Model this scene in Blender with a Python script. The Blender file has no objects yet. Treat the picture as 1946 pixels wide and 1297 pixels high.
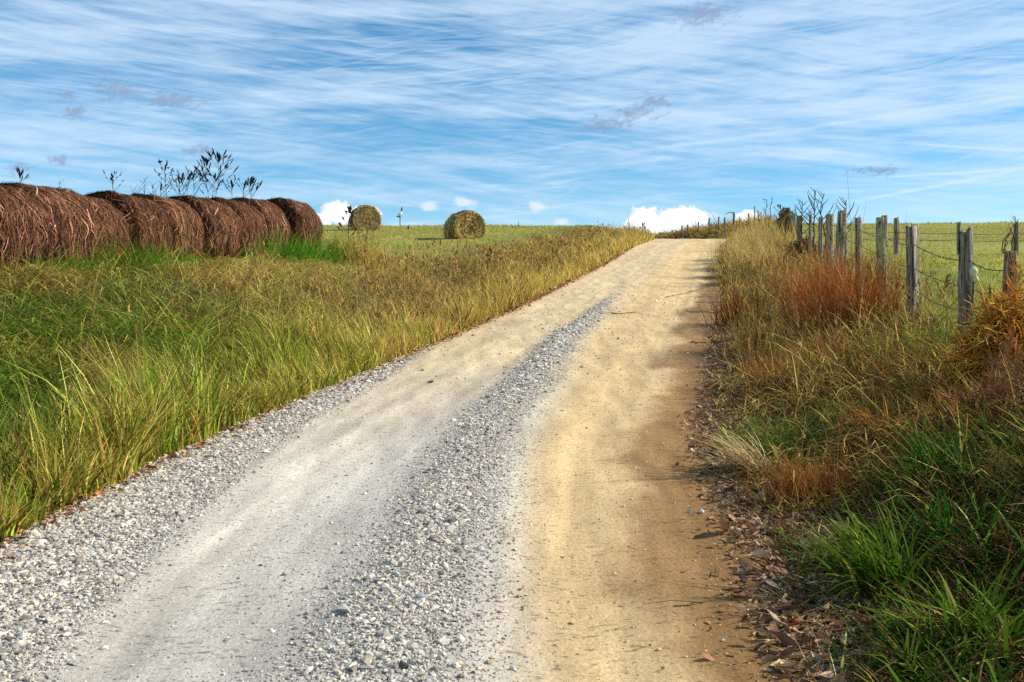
import bpy, math, random
import numpy as np
R = math.radians
SEED = 11
rng = np.random.default_rng(SEED)
random.seed(SEED)
scn = bpy.context.scene
col = scn.collection

# ------------------------------------------------------------------ camera numbers (level camera, lens shift)
F, CX, YH, EYE = 1892.0, 973.0, 590.0, 1.6
def at(px, py, d):
    """a point d metres ahead, read off the photograph"""
    return ((px - CX) / F * d, d, EYE - (py - YH) / F * d)

# ------------------------------------------------------------------ terrain
def smooth_interp(x, xs, ys):
    # monotone-ish cubic (Catmull-Rom / PCHIP) interpolation
    x = np.asarray(x, float); xs = np.array(xs, float); ys = np.array(ys, float)
    h = np.diff(xs); dl = np.diff(ys) / h
    m = np.empty_like(ys); m[0] = dl[0]; m[-1] = dl[-1]
    w1 = 2 * h[1:] + h[:-1]; w2 = h[1:] + 2 * h[:-1]
    same = dl[:-1] * dl[1:] > 0
    mm = np.zeros(len(dl) - 1)
    mm[same] = (w1 + w2)[same] / (w1[same] / dl[:-1][same] + w2[same] / dl[1:][same])
    m[1:-1] = mm
    xc = np.clip(x, xs[0], xs[-1])
    i = np.clip(np.searchsorted(xs, xc, side='right') - 1, 0, len(h) - 1)
    t = (xc - xs[i]) / h[i]
    h00 = 2*t**3 - 3*t**2 + 1; h10 = t**3 - 2*t**2 + t; h01 = -2*t**3 + 3*t**2; h11 = t**3 - t**2
    y = h00*ys[i] + h10*h[i]*m[i] + h01*ys[i+1] + h11*h[i]*m[i+1]
    y = y + np.where(x < xs[0], (x - xs[0]) * m[0], 0) + np.where(x > xs[-1], (x - xs[-1]) * m[-1], 0)
    return y
def smoothstep(t):
    t = np.clip(t, 0, 1); return t*t*(3-2*t)
ZD = [0,3,6.77,9.5,13,17.2,21.7,29,38.7,50,60,66,75,95,130,200,400]
ZZ = [-.25,-.05,.226,.44,.745,1.13,1.53,2.26,3.3,4.72,5.85,6.32,6.87,7.6,7.4,4.0,-14]
LD = [0,4.2,6.77,8.32,9.45,10.8,13,17.2,21.7,29,38.7,50,60,66,75,95,130,200,400]
LX = [-3.75,-3.34,-3.06,-2.93,-2.75,-2.47,-1.99,-1.10,-.15,1.33,3.41,6.0,8.55,9.2,9.3,7.2,0,-22,-90]
def zroad(d): return smooth_interp(d, ZD, ZZ)
def xl(d): return smooth_interp(d, LD, LX)
def rw(d): return np.interp(d, [0, 38, 60, 75], [4.6, 4.6, 4.5, 4.2])
def xr(d): return xl(d) + rw(d)

class Noise2:
    def __init__(self, seed, n=128):
        r = np.random.default_rng(seed); self.n = n; self.g = r.random((n, n))
    def one(self, x, y):
        n = self.n; xi = np.floor(x).astype(int); yi = np.floor(y).astype(int)
        fx = smoothstep(x - xi); fy = smoothstep(y - yi); g = self.g
        a = g[xi % n, yi % n]; b = g[(xi+1) % n, yi % n]; c = g[xi % n, (yi+1) % n]; e = g[(xi+1) % n, (yi+1) % n]
        return (a*(1-fx)+b*fx)*(1-fy) + (c*(1-fx)+e*fx)*fy
    def __call__(self, x, y, scale=1.0, octaves=3):
        x = np.asarray(x, float) * scale; y = np.asarray(y, float) * scale
        s = 0; a = 1; t = 0
        for k in range(octaves):
            s = s + a * self.one(x + 17.3*k, y - 9.1*k); t += a; a *= .5; x = x*2.03; y = y*2.03
        return s / t
nA, nB, nC, nD = Noise2(1), Noise2(2), Noise2(3), Noise2(4)

HLD, HL = [0,17,30,42,55,66,95], [1.1,1.1,.93,.90,.86,.74,.7]
def ground_z(x, d):
    x = np.asarray(x, float); d = np.asarray(d, float)
    L = xl(d); Rr = xr(d); z0 = zroad(d)
    sl = L - x; sr = x - Rr
    Hl = np.interp(d, HLD, HL); Sl = np.interp(d, [0,12,20,60], [6.5,6.5,6.0,4.0])
    bl = Hl * smoothstep((sl + .25) / (Sl + .25)) * (sl > -.25)
    Hr = np.interp(d, [0,30,60,100], [.95,.97,.95,.95]); Sr = np.interp(d, [0,30,52,100], [5,5,2.4,2.4])
    br = Hr * smoothstep((sr + .15) / (Sr + .15)) * (sr > -.15)
    und = (nA(x + 50, d, .35, 3) - .5) * .22 * np.clip(np.maximum(sl, sr) / 2, 0, 1)
    far = np.maximum(np.maximum(sl, sr) - 12, 0)
    return z0 + bl + br + und + .008 * far * np.exp(-far / 60)

# ------------------------------------------------------------------ helpers
def tag(o, label=None, cat=None, group=None, kind=None):
    if label: o['label'] = label
    if cat: o['category'] = cat
    if group: o['group'] = group
    if kind: o['kind'] = kind
    return o
def empty(name, loc):
    o = bpy.data.objects.new(name, None); o.location = loc; o.empty_display_size = .2; col.objects.link(o); return o
def mesh_obj(name, verts, faces, mat, parent=None, cols=None, smooth=False, loc=None):
    """faces: list of (k,n) int arrays, each of equal size polygons"""
    verts = np.asarray(verts, np.float32).reshape(-1, 3)
    me = bpy.data.meshes.new(name)
    if isinstance(faces, np.ndarray): faces = [faces]
    faces = [np.asarray(f, np.int32) for f in faces if len(f)]
    loops = np.concatenate([f.ravel() for f in faces]); tot = np.concatenate([np.full(len(f), f.shape[1], np.int32) for f in faces])
    start = np.concatenate([[0], np.cumsum(tot)[:-1]]).astype(np.int32)
    me.vertices.add(len(verts)); me.vertices.foreach_set('co', verts.ravel())
    me.loops.add(len(loops)); me.loops.foreach_set('vertex_index', loops)
    me.polygons.add(len(tot)); me.polygons.foreach_set('loop_start', start)
    me.polygons.foreach_set('use_smooth', np.full(len(tot), smooth, bool))
    me.update(calc_edges=True)
    if cols is not None:
        c = np.ones((len(verts), 4), np.float32); c[:, :3] = np.asarray(cols, np.float32)
        a = me.color_attributes.new('col', 'FLOAT_COLOR', 'POINT'); a.data.foreach_set('color', c.ravel())
    me.materials.append(mat)
    o = bpy.data.objects.new(name, me)
    if loc is not None: o.location = loc
    if parent is not None: o.parent = parent
    col.objects.link(o)
    return o

class Geo:
    def __init__(self): self.v = []; self.q = []; self.t = []; self.c = []; self.n = 0
    def add(self, v, q=None, t=None, c=(1, 1, 1)):
        v = np.asarray(v, float).reshape(-1, 3)
        if q is not None and len(q): self.q.append(np.asarray(q, int) + self.n)
        if t is not None and len(t): self.t.append(np.asarray(t, int) + self.n)
        c = np.asarray(c, float)
        self.c.append(np.broadcast_to(c, (len(v), 3)) if c.ndim == 1 else c)
        self.v.append(v); self.n += len(v)
    def build(self, name, mat, parent=None, smooth=False, loc=None):
        v = np.concatenate(self.v); c = np.concatenate(self.c)
        f = []
        if self.q: f.append(np.concatenate(self.q))
        if self.t: f.append(np.concatenate(self.t))
        return mesh_obj(name, v, f, mat, parent, c, smooth, loc)
    def tube(self, pts, r, k=6, c=(1, 1, 1), cap=True):
        pts = np.asarray(pts, float); n = len(pts); r = np.broadcast_to(np.asarray(r, float), (n,))
        tg = np.gradient(pts, axis=0); tg /= np.linalg.norm(tg, axis=1, keepdims=True) + 1e-9
        ref = np.array([0, 0, 1.]) if abs(tg[:, 2]).mean() < .8 else np.array([1., 0, 0])
        a = np.cross(tg, ref); a /= np.linalg.norm(a, axis=1, keepdims=True) + 1e-9
        b = np.cross(tg, a)
        th = np.arange(k) / k * 2 * np.pi
        v = pts[:, None] + (np.cos(th)[None, :, None] * a[:, None] + np.sin(th)[None, :, None] * b[:, None]) * r[:, None, None]
        i = np.arange(n - 1)[:, None] * k; j = np.arange(k)[None]
        q = np.stack([i + j, i + (j + 1) % k, i + k + (j + 1) % k, i + k + j], -1).reshape(-1, 4)
        t = None
        if cap:
            v = np.concatenate([v.reshape(-1, 3), pts[:1], pts[-1:]]); m = n * k
            t = [[m, (x + 1) % k, x] for x in range(k)] + [[m + 1, (n - 1) * k + x, (n - 1) * k + (x + 1) % k] for x in range(k)]
        self.add(v, q, t, c)
    def leaf(self, p, dirv, ln, w, c, droop=0.15, up=(0, 0, 1)):
        p = np.asarray(p, float); dv = np.asarray(dirv, float); dv /= np.linalg.norm(dv)
        s = np.cross(dv, up); s /= np.linalg.norm(s) + 1e-9; nrm = np.cross(s, dv)
        prof = [(0, .12, 0), (.25, .8, .05), (.55, 1, .02), (.8, .6, -.06)]
        v = []
        for t, k, h in prof:
            q = p + dv * ln * t + np.array([0, 0, -droop * ln * t * t])
            v += [q - s * w * k * .5 + nrm * .1 * w * k, q + s * w * k * .5 + nrm * .1 * w * k]
        v.append(p + dv * ln + np.array([0, 0, -droop * ln]))
        self.add(v, [[0, 1, 3, 2], [2, 3, 5, 4], [4, 5, 7, 6]], [[6, 7, 8]], c)

def ribbons(P0, dirh, lean, h, w, curve, face, colour, tipcol=None, seg=3):
    """many blades at once. P0 (N,3) roots; dirh (N,2) horizontal lean direction; lean: tilt at the root, curve: extra tilt at the tip (radians);
    h length; w width; face (N,) angle of the width vector. Returns verts, quads, tris, cols"""
    N = len(P0); s = np.linspace(0, 1, seg + 1)
    p = P0.copy(); pts = [p]
    for k in range(seg):
        tm = (s[k] + s[k+1]) / 2
        a = lean + curve * tm
        st = np.stack([dirh[:, 0]*np.sin(a), dirh[:, 1]*np.sin(a), np.cos(a)], 1) * (h / seg)[:, None]
        p = p + st; pts.append(p)
    wv = np.stack([np.cos(face), np.sin(face), np.zeros(N)], 1) * (w / 2)[:, None]
    V = []
    taper = [1 - .75 * x**1.6 for x in s]
    for k in range(seg):
        V += [pts[k] - wv * taper[k], pts[k] + wv * taper[k]]
    V.append(pts[seg])
    V = np.stack(V, 1); nv = 2*seg + 1
    base = (np.arange(N) * nv)[:, None]
    q = np.concatenate([base + np.array([[2*k, 2*k+1, 2*k+3, 2*k+2]]) for k in range(seg - 1)]) if seg > 1 else np.zeros((0, 4), int)
    t = base + np.array([[2*seg-2, 2*seg-1, 2*seg]])
    if tipcol is None: tipcol = colour
    C = []
    for k in range(seg):
        m = s[k]**1.5
        cc = colour*(1-m) + tipcol*m
        C += [cc, cc]
    C.append(tipcol)
    C = np.stack(C, 1)
    return V.reshape(-1, 3), q, t, C.reshape(-1, 3)

# ------------------------------------------------------------------ materials
def new_mat(name):
    m = bpy.data.materials.new(name); m.use_nodes = True; nt = m.node_tree
    for n in list(nt.nodes): nt.nodes.remove(n)
    return m, nt, nt.nodes.new
def link(nt, a, b): nt.links.new(a, b)
def leafy(name, transl=.3, rough=.55, spec=.3, sat=1.0):
    m, nt, N = new_mat(name)
    at_ = N('ShaderNodeAttribute'); at_.attribute_name = 'col'
    pr = N('ShaderNodeBsdfPrincipled'); pr.inputs['Roughness'].default_value = rough; pr.inputs['Specular IOR Level'].default_value = spec
    tr = N('ShaderNodeBsdfTranslucent'); mx = N('ShaderNodeMixShader'); mx.inputs[0].default_value = transl; out = N('ShaderNodeOutputMaterial')
    link(nt, at_.outputs['Color'], pr.inputs['Base Color']); link(nt, at_.outputs['Color'], tr.inputs['Color'])
    link(nt, pr.outputs[0], mx.inputs[1]); link(nt, tr.outputs[0], mx.inputs[2]); link(nt, mx.outputs[0], out.inputs[0])
    return m
def coarse(name, noise_scale=30, amt=.35, bump=.0, bdist=.01, rough=.9, spec=.15, stretch=(1, 1, 1), detail=6):
    """colour attribute times fine noise, with bump"""
    m, nt, N = new_mat(name)
    at_ = N('ShaderNodeAttribute'); at_.attribute_name = 'col'
    tc = N('ShaderNodeTexCoord'); mp = N('ShaderNodeMapping'); mp.inputs['Scale'].default_value = stretch
    link(nt, tc.outputs['Object'], mp.inputs[0])
    nz = N('ShaderNodeTexNoise'); nz.inputs['Scale'].default_value = noise_scale; nz.inputs['Detail'].default_value = detail; nz.inputs['Roughness'].default_value = .65
    link(nt, mp.outputs[0], nz.inputs[0])
    mr = N('ShaderNodeMapRange'); mr.inputs[1].default_value = .3; mr.inputs[2].default_value = .7; mr.inputs[3].default_value = 1 - amt; mr.inputs[4].default_value = 1 + amt
    link(nt, nz.outputs[0], mr.inputs[0])
    mx = N('ShaderNodeVectorMath'); mx.operation = 'SCALE'
    link(nt, at_.outputs['Color'], mx.inputs[0]); link(nt, mr.outputs[0], mx.inputs['Scale'])
    pr = N('ShaderNodeBsdfPrincipled'); pr.inputs['Roughness'].default_value = rough; pr.inputs['Specular IOR Level'].default_value = spec
    link(nt, mx.outputs[0], pr.inputs['Base Color'])
    if bump:
        bp = N('ShaderNodeBump'); bp.inputs['Strength'].default_value = bump; bp.inputs['Distance'].default_value = bdist
        link(nt, nz.outputs[0], bp.inputs['Height']); link(nt, bp.outputs[0], pr.inputs['Normal'])
    out = N('ShaderNodeOutputMaterial'); link(nt, pr.outputs[0], out.inputs[0])
    return m
M_GRASS = leafy('grass_blades', .34, .75, .08)
M_DRY = leafy('dry_stalks', .15, .7, .2)
M_HAY = leafy('hay_strands', .06, .85, .05)
M_GROUND = coarse('earth', 6, .5, .6, .05)
M_STONE = coarse('crushed_limestone', 60, .18, .3, .004, .85, .25)
M_LITTER = leafy('leaf_litter', .12, .7, .2)
M_BARK = coarse('twig_bark', 40, .3, .3, .004)
M_WIRE = coarse('rusty_wire', 60, .4, 0, rough=.6, spec=.4)

def road_material():
    m, nt, N = new_mat('gravel_road')
    at_ = N('ShaderNodeAttribute'); at_.attribute_name = 'col'
    tc = N('ShaderNodeTexCoord')
    grit = N('ShaderNodeTexNoise'); grit.inputs['Scale'].default_value = 55; grit.inputs['Detail'].default_value = 8; grit.inputs['Roughness'].default_value = .75
    link(nt, tc.outputs['Object'], grit.inputs[0])
    mp = N('ShaderNodeMapping'); mp.inputs['Rotation'].default_value = (0, 0, R(11)); mp.inputs['Scale'].default_value = (1.0, .14, 1)
    link(nt, tc.outputs['Object'], mp.inputs[0])
    streak = N('ShaderNodeTexNoise'); streak.inputs['Scale'].default_value = 5; streak.inputs['Detail'].default_value = 6
    link(nt, mp.outputs[0], streak.inputs[0])
    vor = N('ShaderNodeTexVoronoi'); vor.inputs['Scale'].default_value = 38; vor.inputs['Randomness'].default_value = 1
    link(nt, tc.outputs['Object'], vor.inputs[0])
    # sparse dark pits between fine stones
    pit = N('ShaderNodeMapRange'); pit.inputs[1].default_value = .56; pit.inputs[2].default_value = .66; pit.inputs[3].default_value = 1.0; pit.inputs[4].default_value = .42
    g2 = N('ShaderNodeTexNoise'); g2.inputs['Scale'].default_value = 22; g2.inputs['Detail'].default_value = 5; g2.inputs['Roughness'].default_value = .7
    mp2 = N('ShaderNodeMapping'); mp2.inputs['Scale'].default_value = (.6, 1.5, 1); link(nt, tc.outputs['Object'], mp2.inputs[0]); link(nt, mp2.outputs[0], g2.inputs[0]); link(nt, g2.outputs[0], pit.inputs[0])
    r1 = N('ShaderNodeMapRange'); r1.inputs[1].default_value = .3; r1.inputs[2].default_value = .7; r1.inputs[3].default_value = .74; r1.inputs[4].default_value = 1.2
    link(nt, grit.outputs[0], r1.inputs[0])
    r2 = N('ShaderNodeMapRange'); r2.inputs[1].default_value = .3; r2.inputs[2].default_value = .7; r2.inputs[3].default_value = .78; r2.inputs[4].default_value = 1.16
    link(nt, streak.outputs[0], r2.inputs[0])
    r3 = N('ShaderNodeMapRange'); r3.inputs[1].default_value = 0; r3.inputs[2].default_value = 1; r3.inputs[3].default_value = .9; r3.inputs[4].default_value = 1.1
    link(nt, vor.outputs['Color'], r3.inputs[0])
    def mul(a, b):
        k = N('ShaderNodeMath'); k.operation = 'MULTIPLY'; link(nt, a, k.inputs[0]); link(nt, b, k.inputs[1]); return k.outputs[0]
    f = mul(mul(r1.outputs[0], r2.outputs[0]), mul(r3.outputs[0], pit.outputs[0]))
    sc = N('ShaderNodeVectorMath'); sc.operation = 'SCALE'; link(nt, at_.outputs['Color'], sc.inputs[0]); link(nt, f, sc.inputs['Scale'])
    pr = N('ShaderNodeBsdfPrincipled'); pr.inputs['Roughness'].default_value = .95; pr.inputs['Specular IOR Level'].default_value = .1
    link(nt, sc.outputs[0], pr.inputs['Base Color'])
    add = N('ShaderNodeMath'); add.operation = 'ADD'; link(nt, grit.outputs[0], add.inputs[0])
    vs = N('ShaderNodeMath'); vs.operation = 'MULTIPLY'; vs.inputs[1].default_value = -.5; link(nt, vor.outputs['Distance'], vs.inputs[0]); link(nt, vs.outputs[0], add.inputs[1])
    bp = N('ShaderNodeBump'); bp.inputs['Strength'].default_value = .55; bp.inputs['Distance'].default_value = .012
    link(nt, add.outputs[0], bp.inputs['Height']); link(nt, bp.outputs[0], pr.inputs['Normal'])
    out = N('ShaderNodeOutputMaterial'); link(nt, pr.outputs[0], out.inputs[0])
    return m
M_ROAD = road_material()

def wood_material(name, lichen=.5):
    m, nt, N = new_mat(name)
    tc = N('ShaderNodeTexCoord'); oi = N('ShaderNodeObjectInfo')
    off = N('ShaderNodeVectorMath'); off.operation = 'ADD'
    rs = N('ShaderNodeMath'); rs.operation = 'MULTIPLY'; rs.inputs[1].default_value = 37; link(nt, oi.outputs['Random'], rs.inputs[0])
    link(nt, tc.outputs['Object'], off.inputs[0]); link(nt, rs.outputs[0], off.inputs[1])
    mp = N('ShaderNodeMapping'); mp.inputs['Scale'].default_value = (1, 1, .06); link(nt, off.outputs[0], mp.inputs[0])
    g = N('ShaderNodeTexNoise'); g.inputs['Scale'].default_value = 30; g.inputs['Detail'].default_value = 8; g.inputs['Roughness'].default_value = .7; link(nt, mp.outputs[0], g.inputs[0])
    cr = N('ShaderNodeValToRGB'); e = cr.color_ramp.elements
    e[0].position = .38; e[0].color = (.012, .009, .007, 1); e[1].position = .64; e[1].color = (.50, .45, .37, 1)
    k = e.new(.48); k.color = (.16, .135, .105, 1)
    link(nt, g.outputs[0], cr.inputs[0])
    ln = N('ShaderNodeTexNoise'); ln.inputs['Scale'].default_value = 13; ln.inputs['Detail'].default_value = 5; ln.inputs['Roughness'].default_value = .65; link(nt, off.outputs[0], ln.inputs[0])
    at_ = N('ShaderNodeAttribute'); at_.attribute_name = 'col'   # red channel: how much lichen grows here
    sp = N('ShaderNodeSeparateColor'); link(nt, at_.outputs['Color'], sp.inputs[0])
    lm = N('ShaderNodeMapRange'); lm.inputs[1].default_value = .49; lm.inputs[2].default_value = .55; lm.inputs[3].default_value = 0; lm.inputs[4].default_value = 1; link(nt, ln.outputs[0], lm.inputs[0])
    lk = N('ShaderNodeMath'); lk.operation = 'MULTIPLY'; link(nt, lm.outputs[0], lk.inputs[0]); link(nt, sp.outputs[0], lk.inputs[1])
    mx = N('ShaderNodeMix'); mx.data_type = 'RGBA'; mx.inputs[7].default_value = (.36, .36, .13, 1)
    link(nt, lk.outputs[0], mx.inputs[0]); link(nt, cr.outputs[0], mx.inputs[6])
    pr = N('ShaderNodeBsdfPrincipled'); pr.inputs['Roughness'].default_value = .9; pr.inputs['Specular IOR Level'].default_value = .15
    link(nt, mx.outputs[2], pr.inputs['Base Color'])
    bp = N('ShaderNodeBump'); bp.inputs['Strength'].default_value = .8; bp.inputs['Distance'].default_value = .012
    link(nt, g.outputs[0], bp.inputs['Height']); link(nt, bp.outputs[0], pr.inputs['Normal'])
    out = N('ShaderNodeOutputMaterial'); link(nt, pr.outputs[0], out.inputs[0])
    return m
M_WOOD = wood_material('weathered_wood')

# ------------------------------------------------------------------ light and sky
SUN_EL, SUN_AZ = 33.0, 86.0     # azimuth clockwise from straight ahead (+Y)
world = bpy.data.worlds.new('World'); scn.world = world; world.use_nodes = True
def build_world():
    nt = world.node_tree
    for n in list(nt.nodes): nt.nodes.remove(n)
    N = nt.nodes.new
    def math_(op, a, b=None, c=None, clamp=False):
        k = N('ShaderNodeMath'); k.operation = op; k.use_clamp = clamp
        for i, x in enumerate((a, b, c)):
            if x is None: continue
            if isinstance(x, (int, float)): k.inputs[i].default_value = x
            else: link(nt, x, k.inputs[i])
        return k.outputs[0]
    def rng_(x, a, b, c=0., d=1., smooth=True):
        k = N('ShaderNodeMapRange'); k.interpolation_type = 'SMOOTHSTEP' if smooth else 'LINEAR'
        for i, v in zip((1, 2, 3, 4), (a, b, c, d)): k.inputs[i].default_value = v
        link(nt, x, k.inputs[0]); return k.outputs[0]
    def mix(f, a, b):
        k = N('ShaderNodeMix'); k.data_type = 'RGBA'
        link(nt, f, k.inputs[0])
        for i, x in ((6, a), (7, b)):
            if isinstance(x, tuple): k.inputs[i].default_value = x + (1,)
            else: link(nt, x, k.inputs[i])
        return k.outputs[2]
    def vec(x, y, z=0.):
        k = N('ShaderNodeCombineXYZ')
        for i, v in enumerate((x, y, z)):
            if isinstance(v, (int, float)): k.inputs[i].default_value = v
            else: link(nt, v, k.inputs[i])
        return k.outputs[0]
    def noise(v, scale, detail=5, rough=.55, dist=0., lac=2.0):
        k = N('ShaderNodeTexNoise'); k.inputs['Scale'].default_value = scale; k.inputs['Detail'].default_value = detail
        k.inputs['Roughness'].default_value = rough; k.inputs['Distortion'].default_value = dist; k.inputs['Lacunarity'].default_value = lac
        link(nt, v, k.inputs[0]); return k.outputs[0]
    sky = N('ShaderNodeTexSky'); sky.sky_type = 'NISHITA'; sky.sun_disc = False
    sky.sun_elevation = R(SUN_EL); sky.sun_rotation = R(SUN_AZ); sky.altitude = 1800; sky.air_density = 1.0; sky.dust_density = .15; sky.ozone_density = 2.5
    hs = N('ShaderNodeHueSaturation'); hs.inputs['Saturation'].default_value = 1.32; hs.inputs['Value'].default_value = 1.12; hs.inputs['Hue'].default_value = .489
    link(nt, sky.outputs[0], hs.inputs['Color'])
    tc = N('ShaderNodeTexCoord'); sp = N('ShaderNodeSeparateXYZ'); link(nt, tc.outputs['Generated'], sp.inputs[0])
    X, Y, Z = sp.outputs
    az = math_('MULTIPLY', math_('ARCTAN2', X, Y), 57.2958)      # degrees clockwise from ahead
    el = math_('MULTIPLY', math_('ARCSINE', Z), 57.2958)         # degrees above the horizon
    # cirrus: long streaks, slightly tilted, bent by slow noise
    slow = noise(vec(math_('MULTIPLY', az, .045), math_('MULTIPLY', el, .10)), 1.0, 3, .5)
    slow2 = noise(vec(math_('MULTIPLY', az, .02), math_('MULTIPLY', el, .06), 5.), 1.0, 3, .5)
    elw = math_('ADD', el, math_('MULTIPLY', math_('SUBTRACT', slow, .5), 2.6))
    elw = math_('SUBTRACT', elw, math_('MULTIPLY', az, .045))
    st1 = noise(vec(math_('MULTIPLY', az, .055), math_('MULTIPLY', elw, .55)), 1.0, 6, .54, .12)
    st2 = noise(vec(math_('MULTIPLY', az, .16), math_('MULTIPLY', math_('ADD', elw, math_('MULTIPLY', az, .11)), 1.3), 3.), 1.0, 6, .54, .2)
    st3 = noise(vec(math_('MULTIPLY', az, .5), math_('MULTIPLY', elw, 3.4), 9.), 1.0, 5, .6, .3)
    fan = math_('ADD', el, math_('MULTIPLY', az, .16))
    st4 = noise(vec(math_('MULTIPLY', az, .10), math_('MULTIPLY', math_('ADD', fan, math_('MULTIPLY', math_('SUBTRACT', slow2, .5), 6.)), 2.6), 21.), 1.0, 6, .66, .15)
    s = math_('ADD', math_('MULTIPLY', st1, .42), math_('ADD', math_('MULTIPLY', st2, .27), math_('ADD', math_('MULTIPLY', st3, .12), math_('MULTIPLY', st4, .19))))
    cover = math_('ADD', s, math_('MULTIPLY', math_('SUBTRACT', slow2, .5), .42))
    band = rng_(el, 1.0, 9.0, -.01, .03)
    cover = math_('ADD', cover, band)
    ci = math_('MULTIPLY', rng_(cover, .37, .64), .80)
    def filament(ka, ke, tilt, w, off, curve=0.):
        y = math_('ADD', math_('SUBTRACT', el, math_('MULTIPLY', az, tilt)), math_('MULTIPLY', math_('SUBTRACT', slow, .5), curve))
        n = noise(vec(math_('MULTIPLY', az, ka), math_('MULTIPLY', y, ke), off), 1.0, 4, .5, .1)
        gate = noise(vec(math_('MULTIPLY', az, ka*1.6), math_('MULTIPLY', y, ke*.5), off + 30.), 1.0, 2, .5)
        return math_('MULTIPLY', rng_(math_('ABSOLUTE', math_('SUBTRACT', n, .5)), 0., w, 1., 0.), rng_(gate, .42, .62))
    fil = math_('MAXIMUM', math_('MULTIPLY', filament(.035, .55, .05, .022, 51., 3.), .32), math_('MAXIMUM', math_('MULTIPLY', filament(.05, .8, -.03, .03, 61., 2.), .22), math_('MULTIPLY', filament(.04, .5, .13, .016, 71., 1.), .34)))
    ci = math_('ADD', ci, math_('MULTIPLY', fil, math_('SUBTRACT', .95, ci)))
    hi = rng_(el, 9., 30., 1., .75)
    ci = math_('MULTIPLY', ci, hi)
    c = mix(ci, hs.outputs[0], CIRRUS)
    # low cumulus, placed by bearing: (az, el, half width, half height, strength)
    def blob(a0, e0, wa, we):
        da = math_('DIVIDE', math_('SUBTRACT', az, a0), wa); de = math_('DIVIDE', math_('SUBTRACT', el, e0), we)
        return math_('SUBTRACT', 1., math_('SQRT', math_('ADD', math_('MULTIPLY', da, da), math_('MULTIPLY', de, de))))
    puff = noise(vec(math_('MULTIPLY', az, .9), math_('MULTIPLY', el, 1.0), 2.), 1.5, 8, .6, .2)
    def clouds(lst, src, amp, lo, hi_):
        b = None
        for a0, e0, wa, we in lst:
            x = blob(a0, e0, wa, we); b = x if b is None else math_('MAXIMUM', b, x)
        return rng_(math_('ADD', b, math_('MULTIPLY', math_('SUBTRACT', src, .5), amp)), lo, hi_)
    def azel(px, py):
        x = (px - CX) / F; z = (YH - py) / F
        return math.degrees(math.atan(x)), math.degrees(math.asin(z / math.sqrt(1 + x*x + z*z)))
    def spot(px, py, w, h): a, e = azel(px, py); return (a, e, w / F * 57.3, h / F * 57.3)
    cu = clouds([spot(1258, 440, 78, 50), spot(1228, 426, 46, 40), spot(1300, 412, 58, 26), spot(1418, 412, 26, 16), spot(1440, 425, 26, 14),
                 spot(642, 405, 46, 28), spot(684, 408, 44, 22), spot(610, 420, 30, 20)], puff, 1.5, .12, .42)
    wis = clouds([spot(815, 392, 26, 13), spot(885, 385, 34, 16), spot(1024, 393, 24, 18), spot(1066, 424, 22, 14), spot(1245, 445, 60, 22), spot(1330, 408, 46, 10)], puff, 1.7, .1, .75)
    c = mix(math_('MULTIPLY', wis, .75), c, CUMULUS_DIM)
    shade = noise(vec(math_('MULTIPLY', az, .7), math_('MULTIPLY', el, .9), 7.), 1.0, 4, .5)
    cc = mix(rng_(shade, .35, .7), CUMULUS, CUMULUS_DIM)
    c = mix(cu, c, cc)
    # old aircraft trails, drifting flat lines high up
    def trail(p, q, wd):
        (a0, e0), (a1, e1) = azel(*p), azel(*q); dx, dy = a1 - a0, e1 - e0; ln = math.hypot(dx, dy)
        u = math_('DIVIDE', math_('ADD', math_('MULTIPLY', math_('SUBTRACT', az, a0), dx/ln), math_('MULTIPLY', math_('SUBTRACT', el, e0), dy/ln)), ln)
        v = math_('SUBTRACT', math_('MULTIPLY', math_('SUBTRACT', az, a0), -dy/ln), math_('MULTIPLY', math_('SUBTRACT', el, e0), -dx/ln))
        v = math_('ADD', v, math_('MULTIPLY', math_('SUBTRACT', slow, .5), .35))
        return math_('MULTIPLY', rng_(math_('ABSOLUTE', v), 0, wd, 1, 0), math_('MULTIPLY', rng_(u, 0, .25), rng_(u, .75, 1.0, 1, 0)))
    tr = None
    for p, q, wd, k in (((1560, 395), (2040, 300), .16, 1.), ((1640, 338), (2040, 312), .12, .9), ((1180, 288), (1600, 236), .22, .7), ((1500, 245), (2050, 165), .2, .6), ((1700, 270), (2050, 292), .12, .8), ((950, 345), (1330, 290), .3, .5), ((300, 130), (900, 140), .25, .4)):
        x = math_('MULTIPLY', trail(p, q, wd), k); tr = x if tr is None else math_('MAXIMUM', tr, x)
    c = mix(math_('MULTIPLY', math_('MULTIPLY', tr, rng_(st3, .3, .6, .5, 1.)), .7), c, CIRRUS)
    # small torn grey clouds
    rag = noise(vec(math_('MULTIPLY', math_('ADD', az, math_('MULTIPLY', el, .8)), .8), math_('MULTIPLY', math_('SUBTRACT', el, math_('MULTIPLY', az, .45)), 1.7), 4.), 1.7, 8, .66, .5)
    gr = clouds([spot(1155, 236, 80, 26), spot(1205, 216, 76, 24), spot(1248, 194, 44, 28), spot(1330, 30, 90, 30), spot(225, 170, 60, 32), spot(330, 190, 70, 22),
                 spot(140, 215, 34, 20), spot(370, 285, 44, 14), spot(125, 180, 24, 12), spot(1670, 325, 70, 14), spot(30, 320, 36, 14), spot(110, 305, 30, 14)], rag, 3.4, .22, 1.0)
    c = mix(math_('MULTIPLY', gr, .74), c, GREY)
    bg = N('ShaderNodeBackground'); bg.inputs['Strength'].default_value = .1
    link(nt, c, bg.inputs['Color'])
    out = N('ShaderNodeOutputWorld'); link(nt, bg.outputs[0], out.inputs[0])
CIRRUS = (5.3, 6.6, 8.0)
CUMULUS = (9.0, 9.0, 9.2)
CUMULUS_DIM = (6.6, 6.9, 7.8)
GREY = (2.2, 2.9, 4.3)
build_world()
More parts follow.
